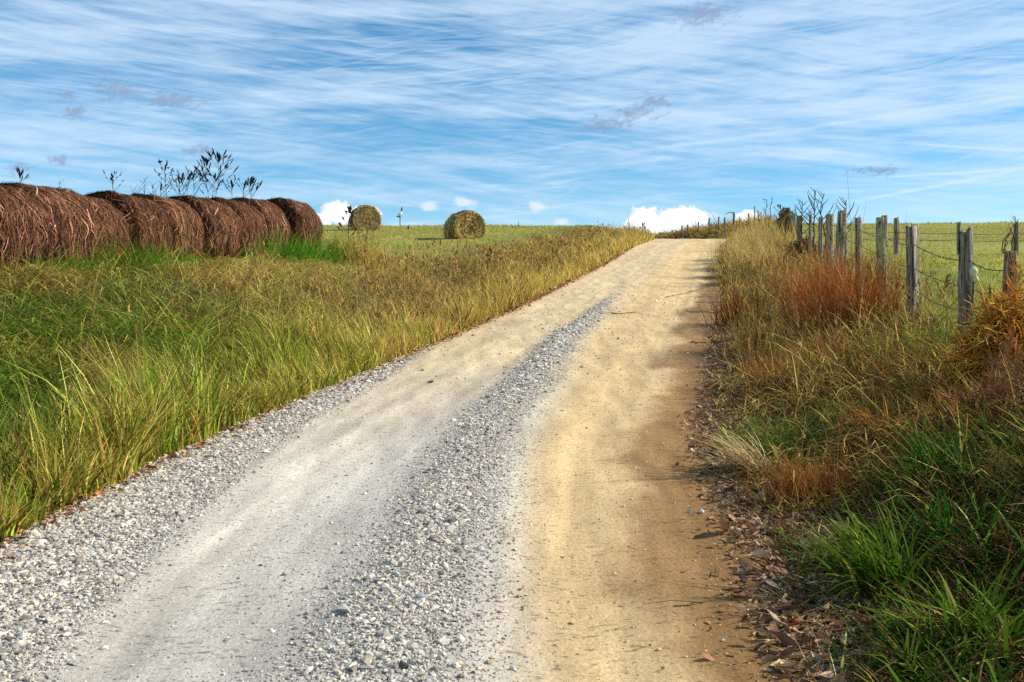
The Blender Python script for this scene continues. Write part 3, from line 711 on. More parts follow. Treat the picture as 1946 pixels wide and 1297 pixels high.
# ------------------------------------------------------------------ round bales
def bale_mesh(name, seed, length, rad, dark, lightc, n_str, hang, jit=.8, mott=.9, rnd=.115, rim_shade=0., parent=None, strand_w=.014):
    """axis along local X, resting on z=0, centre of the axis at x=0"""
    r = np.random.default_rng(seed); g = Geo()
    nx, nt = 26, 72
    xs = np.linspace(-length/2, length/2, nx); th = np.arange(nt)/nt*2*np.pi
    X, T = np.meshgrid(xs, th, indexing='ij')
    nz = Noise2(seed + 100)
    edge = np.clip((length/2 - np.abs(X))/.22, 0, 1)
    rr = rad*(1 - rnd + rnd*np.sqrt(edge)) + (nz(X*1.5 + 20, np.cos(T)*2 + 9, 1.6, 3) + nz(X + 3, np.sin(T)*2 + 30, 1.6, 3) - 1)*.10 + (nz(X*2, T*4, 3.1, 2) - .5)*.05
    flat = np.where(np.sin(T) < -.75, .93, 1)
    V = np.stack([X, rr*np.cos(T)*1.02, rad*.97 + rr*np.sin(T)*flat], -1)
    V[..., 2] = np.maximum(V[..., 2], -.03)
    i = np.arange(nx-1)[:, None]*nt; j = np.arange(nt)[None]
    q = np.stack([i+j, i+(j+1) % nt, i+nt+(j+1) % nt, i+nt+j], -1).reshape(-1, 4)
    cv = dark*(1.05 - mott/2 + mott*nz(X*3, T*5, 2.0, 3)[..., None])
    cv = cv*(1 - rim_shade*np.clip(1 - (length/2 - np.abs(X))/.2, 0, 1))[..., None]  # hay darkened towards both rims, painting in the shade of the seams between bales
    g.add(V, q, None, cv.reshape(-1, 3))
    # ends: rolled rings with relief
    for sgn in (-1, 1):
        k = 15; ring0 = V[0 if sgn < 0 else -1]
        cen = np.array([sgn*length/2, 0, rad*.95])
        P = [ring0]
        for a in range(1, k):
            f = 1 - a/k
            p = cen + (ring0 - cen)*f; p[:, 0] = sgn*(length/2 + .012*math.sin(a*1.7 + 1) + .06*(1-f)) + (nz(p[:, 1]*3 + 11, p[:, 2]*3, 2, 3) - .5)*.26
            P.append(p)
        P = np.stack(P); i2 = np.arange(k-1)[:, None]*nt
        q2 = np.stack([i2+j, i2+nt+j, i2+nt+(j+1) % nt, i2+(j+1) % nt], -1).reshape(-1, 4)
        vv = np.concatenate([P.reshape(-1, 3), [cen + np.array([sgn*.05, 0, 0])]])
        tt = [[(k-1)*nt + a, k*nt, (k-1)*nt + (a+1) % nt] for a in range(nt)]
        ce = dark*(.55 + .7*nz(np.arange(k)[:, None]*.9 + 0*th[None], 3*np.cos(th)[None] + 7, 1.3, 2).reshape(-1, 1))
        g.add(vv, q2, tt, np.concatenate([ce, ce[-1:]]))
    # strands lying round the drum
    def strands(n, ends):
        seg = 8
        if not ends:
            x0 = r.uniform(-length/2, length/2, n); t0 = r.uniform(-.9, np.pi + .9, n)
            da = r.choice([-1, 1], n)*r.uniform(.25, 1.15, n); dx = r.normal(0, .16, n)*np.where(r.random(n) < .5, 2.8, 1)
            lift = np.abs(r.normal(0, .018, n)) + .008; pts = []
            for k in range(seg + 1):
                s = k/seg; t = t0 + da*(s - .5); x = x0 + dx*(s - .5) + .045*np.sin(s*8 + t0*9)*np.abs(da)
                e = np.clip((length/2 - np.abs(x))/.22, 0, 1)
                ra = rad*(1 - rnd + rnd*np.sqrt(e)) + lift + .03*(nz(x*2 + 20, np.cos(t)*2 + 9, 1.6, 2) + nz(x + 3, np.sin(t)*2 + 30, 1.6, 2) - 1)*3 + .02*np.sin(s*5 + x0*30)
                fl = np.where(np.sin(t) < -.75, .93, 1)
                pts.append(np.stack([x, ra*np.cos(t)*1.02, rad*.97 + ra*np.sin(t)*fl], 1))
            pts = np.stack(pts, 1)
        else:
            sg = r.choice([-1, 1], n); rr_ = rad*np.sqrt(r.uniform(.01, .95, n)); t0 = r.uniform(0, 6.28, n); da = r.choice([-1, 1], n)*r.uniform(.05, .6, n)*rad/np.maximum(rr_, .2); dr = r.normal(0, .10, n)
            pts = []
            for k in range(seg + 1):
                s = k/seg; t = t0 + da*(s - .5); q_ = np.abs(rr_ + dr*(s - .5) + r.normal(0, .012, n))
                pts.append(np.stack([sg*(length/2 + .045 + .03*(1 - rr_/rad) + .02*np.sin(rr_*40)), q_*np.cos(t), np.maximum(rad*.96 + q_*np.sin(t), .01)], 1))
            pts = np.stack(pts, 1)
        pts[..., 2] = np.maximum(pts[..., 2], .0)
        tg = np.gradient(pts, axis=1); out = pts - np.array([0, 0, rad*.97]); out[..., 0] = 0 if not ends else out[..., 0]*30
        wv = np.cross(tg, out); wv /= np.linalg.norm(wv, axis=2, keepdims=True) + 1e-9
        w = r.uniform(.5, 1.4, n)[:, None, None]*strand_w/2*np.array([.4, .8, 1, 1.1, 1.1, 1, .9, .7, .3])[None, :, None]
        vv = np.stack([pts - wv*w, pts + wv*w], 2).reshape(n, -1, 3)
        b = (np.arange(n)*(2*(seg+1)))[:, None]
        q_ = np.concatenate([b + np.array([[2*k, 2*k+1, 2*k+3, 2*k+2]]) for k in range(seg)])
        c = lightc*np.exp(r.normal(-.3*jit, jit, (n, 1)))*(1 + r.normal(0, .06, (n, 3)))
        rim = np.clip((length/2 - np.abs(pts[:, 4, 0]))/.2, 0, 1)[:, None]; c = c*(1 - rim_shade*(1 - rim)) if not ends else c*(1 - .5*rim_shade)  # strands take the same painted seam shade, end-face strands half as much
        c = np.clip(c, .004, .7)
        g.add(vv.reshape(-1, 3), q_, None, np.repeat(c, 2*(seg+1), axis=0))
    strands(n_str, False); strands(n_str//2, True)
    # strands that hang straight down the side and stick out of the top
    n = hang; x0 = r.uniform(-length/2 + .2, length/2 - .2, n); sd_ = r.choice([-1, 1], n)
    t0 = r.uniform(-.35, .55, n); ra = rad + .03
    p0 = np.stack([x0, sd_*ra*np.cos(t0), rad*.97 + ra*np.sin(t0)], 1)
    ln = np.minimum(r.uniform(.25, .8, n), p0[:, 2])
    dh = np.stack([r.normal(0, .5, n), sd_], 1); dh /= np.linalg.norm(dh, axis=1, keepdims=True)
    v, q_, t_, c_ = ribbons(p0, dh, np.pi - .22*np.abs(r.normal(.6, .5, n)), ln, np.full(n, strand_w*1.1)*r.uniform(.6, 1.5, n), r.uniform(-.1, .3, n), np.zeros(n) + r.normal(0, .4, n), np.clip(lightc*np.exp(r.normal(.05, .45, (n, 1))), .01, .7))
    g.add(v, q_, t_, c_)
    n = hang//2; x0 = r.uniform(-length/2, length/2, n); t0 = r.uniform(.5, 2.64, n); ra = rad*.99
    p0 = np.stack([x0, ra*np.cos(t0), rad*.97 + ra*np.sin(t0)], 1); aa = r.uniform(0, 6.28, n)
    v, q_, t_, c_ = ribbons(p0, np.stack([np.cos(aa), np.sin(aa)], 1), r.uniform(.5, 1.3, n), r.uniform(.05, .22, n), np.full(n, strand_w*.8), r.uniform(.2, .9, n), aa + 1.57, np.clip(lightc*np.exp(r.normal(0, .45, (n, 1))), .01, .7))
    g.add(v, q_, t_, c_)
    return g.build(name, M_HAY, parent)
DARKHAY = np.array([.030, .013, .008]); HAYST = np.array([.155, .072, .040])
variants = []
for k in range(3):
    variants.append(bale_mesh('round_bale', 300 + 7*k, 1.60, .80, DARKHAY*[.8, 1.1, 1.][k], HAYST*[.85, 1.12, .98][k], 5200, 260, rnd=[.09, .08, .07][k], rim_shade=[.8, .8, .6][k], strand_w=.0125))
bale_labels = [
    'dark brown round bale at the near end of the row, cut off by the frame',
    'bulky brown bale second in the row, its rounded edge standing out past the next one',
    'brown bale third in the row, just past the dark notch beside the bulky one',
    'fourth rotting brown bale of the row, under the low twiggy weeds',
    'fifth brown bale of the row, below the weed with the drooping clustered head',
    'sixth brown bale of the row, below the two tallest leafy weeds',
    'seventh brown bale, last before the step down in the row above bright green grass',
    'eighth brown bale, set back beyond the step in the row, bright green grass in front',
    'last brown bale at the far end of the row, white cloud behind it']
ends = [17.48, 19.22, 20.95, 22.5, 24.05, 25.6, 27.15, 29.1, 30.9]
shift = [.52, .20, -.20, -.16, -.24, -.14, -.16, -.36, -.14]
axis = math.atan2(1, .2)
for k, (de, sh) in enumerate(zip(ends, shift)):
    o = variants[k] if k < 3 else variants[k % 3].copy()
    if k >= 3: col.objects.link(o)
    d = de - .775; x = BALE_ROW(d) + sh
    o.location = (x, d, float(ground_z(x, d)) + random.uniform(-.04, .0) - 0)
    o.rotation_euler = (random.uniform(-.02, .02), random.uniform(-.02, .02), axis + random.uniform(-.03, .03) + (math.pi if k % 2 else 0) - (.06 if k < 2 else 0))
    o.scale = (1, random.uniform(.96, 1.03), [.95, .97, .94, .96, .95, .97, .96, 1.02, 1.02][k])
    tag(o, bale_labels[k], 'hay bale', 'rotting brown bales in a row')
GOLDD = np.array([.27, .175, .06]); GOLD = np.array([.50, .33, .115])
fb = bale_mesh('round_bale', 411, 1.2, .70, GOLDD, GOLD, 3400, 60, .42, .35, strand_w=.022)
x, d = at(882, 0, 42)[0], 42.0
fb.location = (x, d, float(ground_z(x, d)) - .26); fb.rotation_euler = (0, 0, math.atan2(1, -.42)); tag(fb, 'golden round bale standing alone in the mown field, its rolled end showing', 'hay bale')
fb2 = fb.copy(); col.objects.link(fb2); x, d = at(694, 0, 50)[0], 50.0
fb2.location = (x, d, float(ground_z(x, d)) - .2); fb2.rotation_euler = (0, 0, math.atan2(1, -.3) + math.pi); tag(fb2, 'golden round bale behind the dead brown weeds past the end of the bale row', 'hay bale')

# ------------------------------------------------------------------ weeds
def weed(name, base, top, seed, n_br=8, leaf_len=.16, leaf_w=.04, dark=(.03, .025, .02), stem_r=.012, head=None, first=.35, spread=.9, leaves=True, lean=(0, 0), br_len=.35, label='', cat='weed', group=None, leafcol=None, twist=.05, mat=None):
    """a dead weed: wandering stem, ascending side branches, narrow leaves and pods"""
    r = np.random.default_rng(seed); base = np.array(base, float); H = top - base[2]
    root = empty(name, base)
    st = Geo(); n = 9; s = np.linspace(0, 1, n)
    wob = np.cumsum(r.normal(0, twist*H/n*2, (n, 2)), axis=0); wob[0] = 0
    pts = np.stack([wob[:, 0] + lean[0]*s*H, wob[:, 1] + lean[1]*s*H, s*H], 1)
    st.tube(pts, stem_r*(1 - .7*s), 5, dark)
    fo = Geo(); lc = np.array(leafcol if leafcol is not None else dark)
    for k in range(n_br):
        f = first + (1 - first)*(k + r.random()*.7)/n_br; f = min(f, .97)
        p = np.array([np.interp(f, s, pts[:, i]) for i in range(3)])
        a = r.uniform(0, 6.28) if r.random() < .25 else (r.choice([0, np.pi]) + r.normal(0, .5))
        bl = br_len*(1.15 - f)*H*r.uniform(.6, 1.2)/1.0; el = r.uniform(.55, 1.15)*spread
        dv = np.array([np.cos(a)*np.sin(el), np.sin(a)*np.sin(el), np.cos(el)])
        m = 5; t = np.linspace(0, 1, m)[:, None]
        bp_ = p + dv*bl*t + np.array([0, 0, .18*bl])*t**2 + np.concatenate([[[0, 0, 0]], r.normal(0, .02*bl, (m-1, 3))])
        st.tube(bp_, stem_r*.5*(1 - .6*t[:, 0]), 4, dark)
        if leaves:
            for q in range(r.integers(0, 3)):
                tq = r.uniform(.45, 1); pp = p + dv*bl*tq + np.array([0, 0, .18*bl])*tq**2
                la = a + r.normal(0, .7); le = r.uniform(.4, 1.3)
                fo.leaf(pp, (np.cos(la)*np.sin(le), np.sin(la)*np.sin(le)*.6, np.cos(le)), leaf_len*r.uniform(.6, 1.3), leaf_w*.5*r.uniform(.7, 1.3), lc*r.uniform(.7, 1.5), r.uniform(-.1, .25), up=(r.normal(0, .3), 1, r.normal(0, .5)))
            fo.leaf(p + dv*bl + np.array([0, 0, .18*bl]), dv + np.array([0, 0, .5]), leaf_len*r.uniform(.8, 1.4), leaf_w*.55*r.uniform(.8, 1.4), lc*r.uniform(.7, 1.4), 0, up=(0, 1, .2))
    if leaves:
        for q in range(3):
            fo.leaf(pts[-1] - np.array([0, 0, .05*q]), (r.normal(0, .35), r.normal(0, .3), 1), leaf_len*1.1, leaf_w*1.2, lc, 0, up=(0, 1, .2))
    if head:
        for q in range(head):
            p = pts[-1] + r.normal(0, .08, 3)*np.array([1, 1, .9]) - np.array([0, 0, .04])
            v, f_, c_ = stones(p[None], np.array([r.uniform(.035, .06)]), np.array([lc*r.uniform(.8, 1.6)]), r)
            fo.add(v, None, f_, c_)
    st.build('stem', M_DRY, root, True)
    if fo.n: fo.build('foliage', M_DRY, root)
    tag(root, label, cat, group)
    return root
g_ = 'dead weeds standing behind the bale row'
def behind_bales(px, top_y, d, **kw):
    x, _, zt = at(px, top_y, d); b = float(ground_z(x, d))
    return weed('dead_weed', (x, d, b), zt - (.07 if kw.get('first', 0) < .8 else .0), **kw, group=g_)
wl = [(44, 331, 20.5, 41, dict(n_br=3, first=.86, br_len=.25, label='small dark weed top poking over the near bales of the row')),
      (113, 344, 21.5, 42, dict(n_br=1, first=.9, leaves=False, label='single bare twig poking over the second bale')),
      (226, 336, 24.5, 43, dict(n_br=6, first=.80, br_len=.5, leaf_len=.10, lean=(-.05, 0), label='low leaning weed where the weeds behind the bales begin')),
      (268, 338, 25.5, 44, dict(n_br=7, first=.80, leaves=False, br_len=.4, label='bare forked weed between the leaning weed and the cluster-headed one')),
      (318, 313, 25.5, 45, dict(n_br=10, first=.70, br_len=.4, leaf_len=.13, head=5, label='weed with a dark drooping clustered head above the bale row')),
      (345, 338, 26, 46, dict(n_br=8, first=.78, br_len=.45, leaf_len=.12, label='bushy short weed beside the cluster-headed one')),
      (364, 337, 26, 47, dict(n_br=4, first=.8, br_len=.4, leaf_len=.10, label='thin curved weed just before the two tallest ones')),
      (395, 303, 26.5, 48, dict(n_br=13, first=.68, br_len=.36, leaf_len=.20, leaf_w=.055, lean=(-.04, 0), label='tall dense dark weed with upright leaves, first of the tallest pair')),
      (418, 299, 27, 49, dict(n_br=13, first=.66, br_len=.42, leaf_len=.22, leaf_w=.055, lean=(-.05, 0), label='tallest weed above the bales with alternating spread leaves')),
      (247, 352, 25, 531, dict(n_br=7, first=.74, leaves=False, br_len=.6, label='knee-high bare twigs beside the low leaning weed')),
      (283, 344, 25.5, 532, dict(n_br=6, first=.76, leaves=False, br_len=.5, lean=(.05, 0), label='bare forked twig leaning towards the cluster-headed weed')),
      (306, 350, 25.5, 533, dict(n_br=7, first=.74, leaf_len=.09, br_len=.6, label='low twiggy weed at the foot of the cluster-headed one')),
      (333, 333, 26, 534, dict(n_br=8, first=.72, leaf_len=.13, br_len=.5, lean=(.05, 0), label='leafy weed leaning away from the cluster-headed one')),
      (380, 330, 26.5, 535, dict(n_br=8, first=.72, leaf_len=.16, br_len=.5, lean=(-.08, 0), label='leafy weed leaning outward before the tallest pair')),
      (406, 335, 27, 536, dict(n_br=9, first=.70, leaf_len=.15, br_len=.5, label='shorter dense weed in the gap of the tallest pair')),
      (452, 345, 27.5, 537, dict(n_br=8, first=.74, leaf_len=.13, br_len=.6, lean=(.05, 0), label='spreading leafy weed past the tallest one')),
      (440, 352, 27.5, 52, dict(n_br=6, first=.85, br_len=.5, leaf_len=.14, label='short leafy weed tucked under the tallest one')),
      (470, 344, 28, 50, dict(n_br=9, first=.78, br_len=.42, leaf_len=.17, leaf_w=.05, lean=(.06, 0), label='outward leaning leafy weed where the weeds behind the bales end'))]
for px, ty, d, sd_, kw in wl: behind_bales(px, ty, d, seed=sd_, **kw)
# dead weeds at the end of the bale row
def field_weed(px, top_y, d, name='dead_weed', **kw):
    x, _, zt = at(px, top_y, d); return weed(name, (x, d, float(ground_z(x, d))), zt, **kw)
field_weed(663, 399, 27.5, seed=61, n_br=12, head=7, leaf_len=.13, leaf_w=.07, dark=(.05, .03, .02), stem_r=.012, br_len=.3, label='dark brown withered weed with clotted leaves before the golden bale')
field_weed(688, 408, 27, seed=62, n_br=12, leaf_len=.12, leaf_w=.05, dark=(.26, .18, .09), stem_r=.012, br_len=.3, label='pale tan dried weed in front of the golden bale')
field_weed(700, 418, 26, seed=63, n_br=9, leaf_len=.11, leaf_w=.04, dark=(.24, .17, .08), stem_r=.012, br_len=.35, label='shorter tan dried weed leaning over the golden bale foot', lean=(.1, 0))
field_weed(935, 478, 27, seed=64, n_br=8, leaf_len=.10, leaf_w=.05, dark=(.20, .075, .03), stem_r=.012, br_len=.25, label='small reddish brown weed in the straw grass before the lone bale')
field_weed(1222, 428, 56, seed=65, n_br=6, leaf_len=.14, leaf_w=.07, dark=(.11, .06, .03), stem_r=.012, br_len=.35, label='twiggy weed on the grassy corner where the road crests')
field_weed(985, 420, 62, seed=66, n_br=2, leaves=False, dark=(.06, .05, .05), stem_r=.03, br_len=.1, label='lone dark stalk on the field skyline')
# weeds along the fence
gf = 'bare weeds along the fence line'
fw = [(1545, 362, 31, 71, dict(n_br=14, br_len=.6, label='tall bare forked weed rising above the crowded fence posts')),
      (1524, 383, 33, 72, dict(n_br=11, br_len=.6, label='crooked bare weed over the lichened leaning post')),
      (1570, 368, 28, 73, dict(n_br=11, br_len=.55, label='straight bare weed between the crowded posts')),
      (1594, 380, 26, 74, dict(n_br=11, br_len=.55, lean=(.1, 0), label='leaning bare weed with drooping side twigs behind the thick split post')),
      (1462, 372, 46, 75, dict(n_br=4, br_len=.2, label='thin whip-like stalk above the tan grass')),
      (1452, 382, 48, 76, dict(n_br=8, br_len=.35, head=3, label='dark knotty weed beside the whip-like stalk')),
      (1440, 400, 47, 77, dict(n_br=4, br_len=.2, head=3, label='short dark weed head at the edge of the tan grass')),
      (1478, 392, 44, 78, dict(n_br=8, br_len=.4, leaf_len=.1, leaf_w=.06, leaves=True, label='curled leafy dark weed beside the vine-covered post'))]
for px, ty, d, sd_, kw in fw:
    kw.setdefault('leaves', False); field_weed(px, ty, d, seed=sd_, first=.4, dark=(.035, .028, .03), stem_r=.028, twist=.09, group=gf, **kw)
sp = field_weed(1881, 545, 10.2, 'spiky_weed', seed=80, n_br=40, first=.15, leaves=False, dark=(.04, .035, .016), stem_r=.011, br_len=.42, spread=.62, label='dark upright many-stemmed weed between the weathered post and the stump')
for k, (px, ty, d) in enumerate([(1902, 690, 7.6), (1928, 655, 7.3), (1941, 700, 6.9)]):
    field_weed(px, ty, d, 'dry_stalk', seed=90 + k, n_br=5, first=.5, leaves=True, leaf_len=.1, leaf_w=.018, dark=(.19, .095, .04), leafcol=(.24, .12, .05), stem_r=.008, br_len=.2, lean=(-.10 + .05*k, 0), label=['thin dry brown stalk bending below the orange vines', 'taller dry brown stalk rising into the orange vines', 'dry brown stalk at the edge of the frame below the vines'][k], cat='weed', group='dry brown stalks below the vines')
field_weed(1795, 530, 10.5, seed=95, n_br=9, first=.3, leaves=True, leaf_len=.06, leaf_w=.02, dark=(.17, .08, .04), stem_r=.006, br_len=.3, label='slender reddish weed between the square post and the hollow post')

# ------------------------------------------------------------------ fence
def post_mesh(g, H, w, dpt, seed, rough=.02, square=False, jag=.05, taper=.12, lich=.5, groove=.018, x0=0, y0=0, lean=(0, 0), hollow=False):
    r = np.random.default_rng(seed); nz = Noise2(seed + 900)
    k = 28; nl = 22; th = np.arange(k)/k*2*np.pi + .2
    pw = 5 if square else 2.3
    ex = np.sign(np.cos(th))*np.abs(np.cos(th))**(2/pw); ey = np.sign(np.sin(th))*np.abs(np.sin(th))**(2/pw)
    cracks = r.uniform(0, 6.28, 5)
    gr = -sum(np.exp(-((np.angle(np.exp(1j*(th - c))))/.09)**2) for c in cracks)*groove*2.0
    rows = []; cols_ = []
    bend = r.normal(0, .015, 2)
    for a in range(nl):
        s = a/(nl - 1); zt = -.25 + (H + .25)*s
        q = (1 - taper*s)*(1 + .16*max(0, .25 - s))
        n_ = (nz(th*1.5 + 10*np.cos(th), np.full(k, zt*2.2), 1.0, 3) - .5)*rough*2
        rad = 1 + (gr*(.6 + .8*nz(np.full(k, s*4), th, 1, 2)) + n_)/(w/2)
        if hollow:
            rad = rad - .55*np.exp(-((np.angle(np.exp(1j*(th + 1.75))))/.45)**2)*math.exp(-((s - .62)/.28)**2)
            q = q*(1 + .28*math.exp(-((s - .60)/.2)**2))
        x = x0 + ex*w/2*q*rad + lean[0]*s*H + bend[0]*math.sin(s*3.1); y = y0 + ey*dpt/2*q*rad + lean[1]*s*H + bend[1]*math.sin(s*3.1)
        z = np.full(k, zt)
        if a == nl - 1: z = z + (nz(ex*1.3 + 5, ey*1.3 + 5, 1.2, 2) - .5)*jag*2.4 + ex*jag*.5
        rows.append(np.stack([x, y, z], 1)); cols_.append(np.tile([[lich*min(1, .35 + s), 1, 1]], (k, 1)))
    top = rows[-1].copy(); cen = top.mean(0) + np.array([0, 0, -.01])
    ins = cen + (top - cen)*.55; ins[:, 2] -= r.uniform(0, .02, k)
    rows.append(ins); cols_.append(cols_[-1])
    V = np.concatenate(rows + [cen[None]]); C = np.concatenate(cols_ + [np.array([[lich, 1, 1]])])
    n = len(rows); i = np.arange(n-1)[:, None]*k; j = np.arange(k)[None]
    q4 = np.stack([i+j, i+(j+1) % k, i+k+(j+1) % k, i+k+j], -1).reshape(-1, 4)
    t = [[(n-1)*k + a, (n-1)*k + (a+1) % k, n*k] for a in range(k)]
    g.add(V, q4, t, C)
GP = 'weathered wooden posts of the roadside fence'
def fence_post(px, top_y, d, w, seed, label, group=GP, rot=0., **kw):
    x, _, zt = at(px, top_y, d); b = float(ground_z(x, d)); g = Geo()
    post_mesh(g, zt - b, w, kw.pop('dpt', w*.85), seed, **kw)
    o = g.build('fence_post', M_WOOD, smooth=True, loc=(x, d, b)); o.rotation_euler = (0, 0, rot)
    tag(o, label, 'fence post', group); return o
LN = lambda px: 2.68/((px - CX)/F - .21)
posts = {}
posts['hollow'] = fence_post(1835, 437, 10.9, .165, 1, 'gnarled hollow post with a splintered top and a pale round knot', hollow=True, rough=.035, jag=.10, lich=.15, groove=.02, taper=.25)
posts['square'] = fence_post(1733, 429, 13.9, .165, 2, 'squared grey post with one pale face, between the lichened and the hollow post', square=True, rough=.008, jag=.03, taper=.03, lich=.2, dpt=.13, rot=.5)
posts['lichen'] = fence_post(1675, 412, 16.6, .20, 3, 'post crusted with yellow-green lichen next to the squared grey post', lich=1.0, rough=.02, taper=.1, jag=.03)
posts['slim'] = fence_post(1631, 414, 19.5, .125, 4, 'slim pale round post standing apart before the lichened one', lich=.45, rough=.012, taper=-.05, jag=.01)
posts['thick'] = fence_post(1600, 401, 22.3, .20, 5, 'thick split post, tallest of the crowded stretch', lich=.6, rough=.03, groove=.03, jag=.03, taper=.02)
posts['p6'] = fence_post(1577, 408, 24.5, .19, 6, 'broad mossy-topped post second in the crowded stretch', lich=.8, jag=.03, taper=.05)
posts['p7'] = fence_post(1560, 412, 26.8, .13, 7, 'narrow flat-topped post behind the broad mossy one', lich=.4, jag=.02)
posts['p8'] = fence_post(1540, 408, 29.9, .10, 8, 'thin dark post amid the bare weeds', lich=.2, jag=.04)
posts['p9'] = fence_post(1522, 411, 33.4, .23, 9, 'leaning lichened post with a wide notched cap', lich=.9, jag=.06, lean=(-.03, 0))
posts['p10'] = fence_post(1510, 409, 36.3, .19, 10, 'dark post pressed close to the vine-covered one', lich=.5, jag=.05, lean=(-.04, 0))
posts['p11'] = fence_post(1495, 397, 40.5, .30, 11, 'bulky post smothered in dead vines where the crowded stretch begins', lich=.8, jag=.12, rough=.05, groove=.03)
# split-off slab leaning on the thick post
sl = fence_post(1588, 406, 22.0, .09, 12, 'narrow slab of split wood leaning against the thick split post', rough=.012, jag=.05, lich=.3, dpt=.16, lean=(.06, 0))
sl2 = fence_post(1485, 400, 41.5, .12, 14, 'dark narrow stake beside the vine-covered bulky post', rough=.02, jag=.08, lich=.3)
# knot on the hollow post
r_ = np.random.default_rng(3); g = Geo()
for (cxk, czk, rx, rz) in ((.056, .84, .044, .064), (.074, .765, .034, .042)):
    th = np.arange(20)/20*2*np.pi
    rings = []
    for f, yy in ((1.0, -.02), (1.0, -.075), (.8, -.095), (.35, -.10)):
        rings.append(np.stack([cxk + rx*f*np.cos(th)*(1 + .08*np.sin(3*th)), np.full(20, yy), czk + rz*f*np.sin(th)], 1))
    V = np.concatenate(rings + [[[cxk, -.10, czk]]]); i = np.arange(3)[:, None]*20; j = np.arange(20)[None]
    q = np.stack([i+j, i+(j+1) % 20, i+20+(j+1) % 20, i+20+j], -1).reshape(-1, 4)
    g.add(V, q, [[60 + a, 60 + (a+1) % 20, 80] for a in range(20)], np.array([.55, .55, .36]))
kn = g.build('knot', M_STONE, posts['hollow'], True); kn['label'] = 'pale greenish round cut knot'
# posts on the crest of the road
GC = 'small dark fence posts on the skyline by the road crest'
crest = [(1278, 438, 92, .10, 'leaning dark post, first of the skyline posts beside the white cloud', (.13, 0)),
         (1284, 438, 89, .07, 'thin stake between the leaning skyline post and the next stout one', (.04, 0)),
         (1289, 439, 87, .08, 'short stake just before the stout skyline post', (-.08, 0)),
         (1296, 430, 84, .15, 'stout dark skyline post against the white cloud', (0.03, 0)),
         (1306.5, 428, 81, .15, 'upright dark skyline post at the edge of the white cloud', (0, 0)),
         (1327.5, 422, 76, .10, 'thin slanted skyline post after the pair by the cloud', (.06, 0)),
         (1348, 415, 72, .13, 'straight dark skyline post above the rust grass', (0, 0)),
         (1366, 413, 68, .11, 'narrow skyline post paired with the slanted one above rust grass', (0, 0)),
         (1377, 414, 65, .12, 'slanted skyline post paired with the narrow one above rust grass', (-.06, 0)),
         (1394, 404, 61, .14, 'skyline post with a broken rail pointing over the road', (-.05, 0)),
         (1406, 415, 58, .10, 'short slanting stub in the tan grass past the broken rail', (-.1, 0)),
         (1422, 406, 55, .09, 'slanting dark stake in the tan grass before the small cloud', (-.14, 0)),
         (1434, 392, 52, .06, 'tall thin grey stake at the top of the tan grass', (.02, 0))]
for k, (px, ty, d, w, lb, ln) in enumerate(crest):
    x, _, zt = at(px, ty, d); b = float(ground_z(x, d)); H = zt - b
    x -= ln[0]*H
    b = float(ground_z(x, d)); g = Geo(); post_mesh(g, zt - b, w, w*.9, 40 + k, lich=.1, jag=.05, lean=ln)
    o = g.build('fence_post', M_WOOD, smooth=True, loc=(x, d, b)); tag(o, lb, 'fence post', GC)
    if k == 9:
        g = Geo(); rr = [(-.02, 0, H - .10), (-.3, -.05, H - .02), (-.62, -.1, H - .17)]
        g.tube(rr, [.035, .03, .015], 6, (0, 1, 1)); rl = g.build('broken_rail', M_WOOD, o, True)
# far cross fence
GX = 'grey posts of the cross fence in the field'
for k, (px, ty, d, w, lb) in enumerate([(1703, 415, 30, .155, 'slim grey post of the cross fence behind the lichened post'),
                                      (1822, 423, 30, .11, 'dark cross fence post hidden behind the hollow post'),
                                      (1931, 424, 30, .16, 'pale cross fence post tangled in a bare vine')]):
    fence_post(px, ty, d, w, 60 + k, lb, GX, lich=.25, jag=.04, taper=.02 if k < 2 else .25)
field_weed(1926, 413, 29.6, 'bare_vine', seed=97, n_br=16, first=.25, leaves=False, dark=(.06, .045, .035), stem_r=.022, br_len=.5, twist=.12, label='bare grey vine climbing the pale cross fence post', cat='vine')
g = Geo(); c0 = np.array(at(1921, 478, 29.7))
for k in range(9):
    a = at(1926 - 2*k, 430 + 4*k, 29.7); b_ = at(1905 - (k % 3)*2, 455 + 4*k, 29.5); e_ = at(1903 + 3*(k % 4), 482, 29.5)
    pts = np.array([a, b_, e_]); t = np.linspace(0, 1, 8)[:, None]; pts = (1-t)**2*pts[0] + 2*t*(1-t)*pts[1] + t*t*pts[2]
    if k in (0, 3, 6): g.tube(pts + np.random.default_rng(k).normal(0, .02, pts.shape), .016, 5, (.06, .045, .035))
av = g.build('arching_bramble', M_DRY, smooth=True); tag(av, 'arching bare bramble canes beside the pale cross fence post', 'bramble')

# wires
def strand(pts, label, r=.007, sag=.05, barbs=True, seed=0, vine=False, group='barbed wire strands of the roadside fence'):
    rr = np.random.default_rng(seed); P = []
    for a, b in zip(pts[:-1], pts[1:]):
        a, b = np.array(a), np.array(b); n = 14
        for k in range(n):
            t = k/n; p = a*(1-t) + b*t; p[2] -= sag*4*t*(1-t); P.append(p + rr.normal(0, .003, 3))
    P.append(np.array(pts[-1])); P = np.array(P); g = Geo()
    g.tube(P, r, 5, (.06, .04, .032))
    if barbs:
        L = np.concatenate([[0], np.cumsum(np.linalg.norm(np.diff(P, axis=0), axis=1))])
        for s in np.arange(.1, L[-1], .14):
            p = np.array([np.interp(s, L, P[:, i]) for i in range(3)]); a = rr.normal(0, 1, 3); a /= np.linalg.norm(a)
            g.tube([p - a*.016, p + a*.016], .0025, 4, (.05, .035, .03))
    o = g.build('wire', M_WIRE); tag(o, label, 'wire', group)
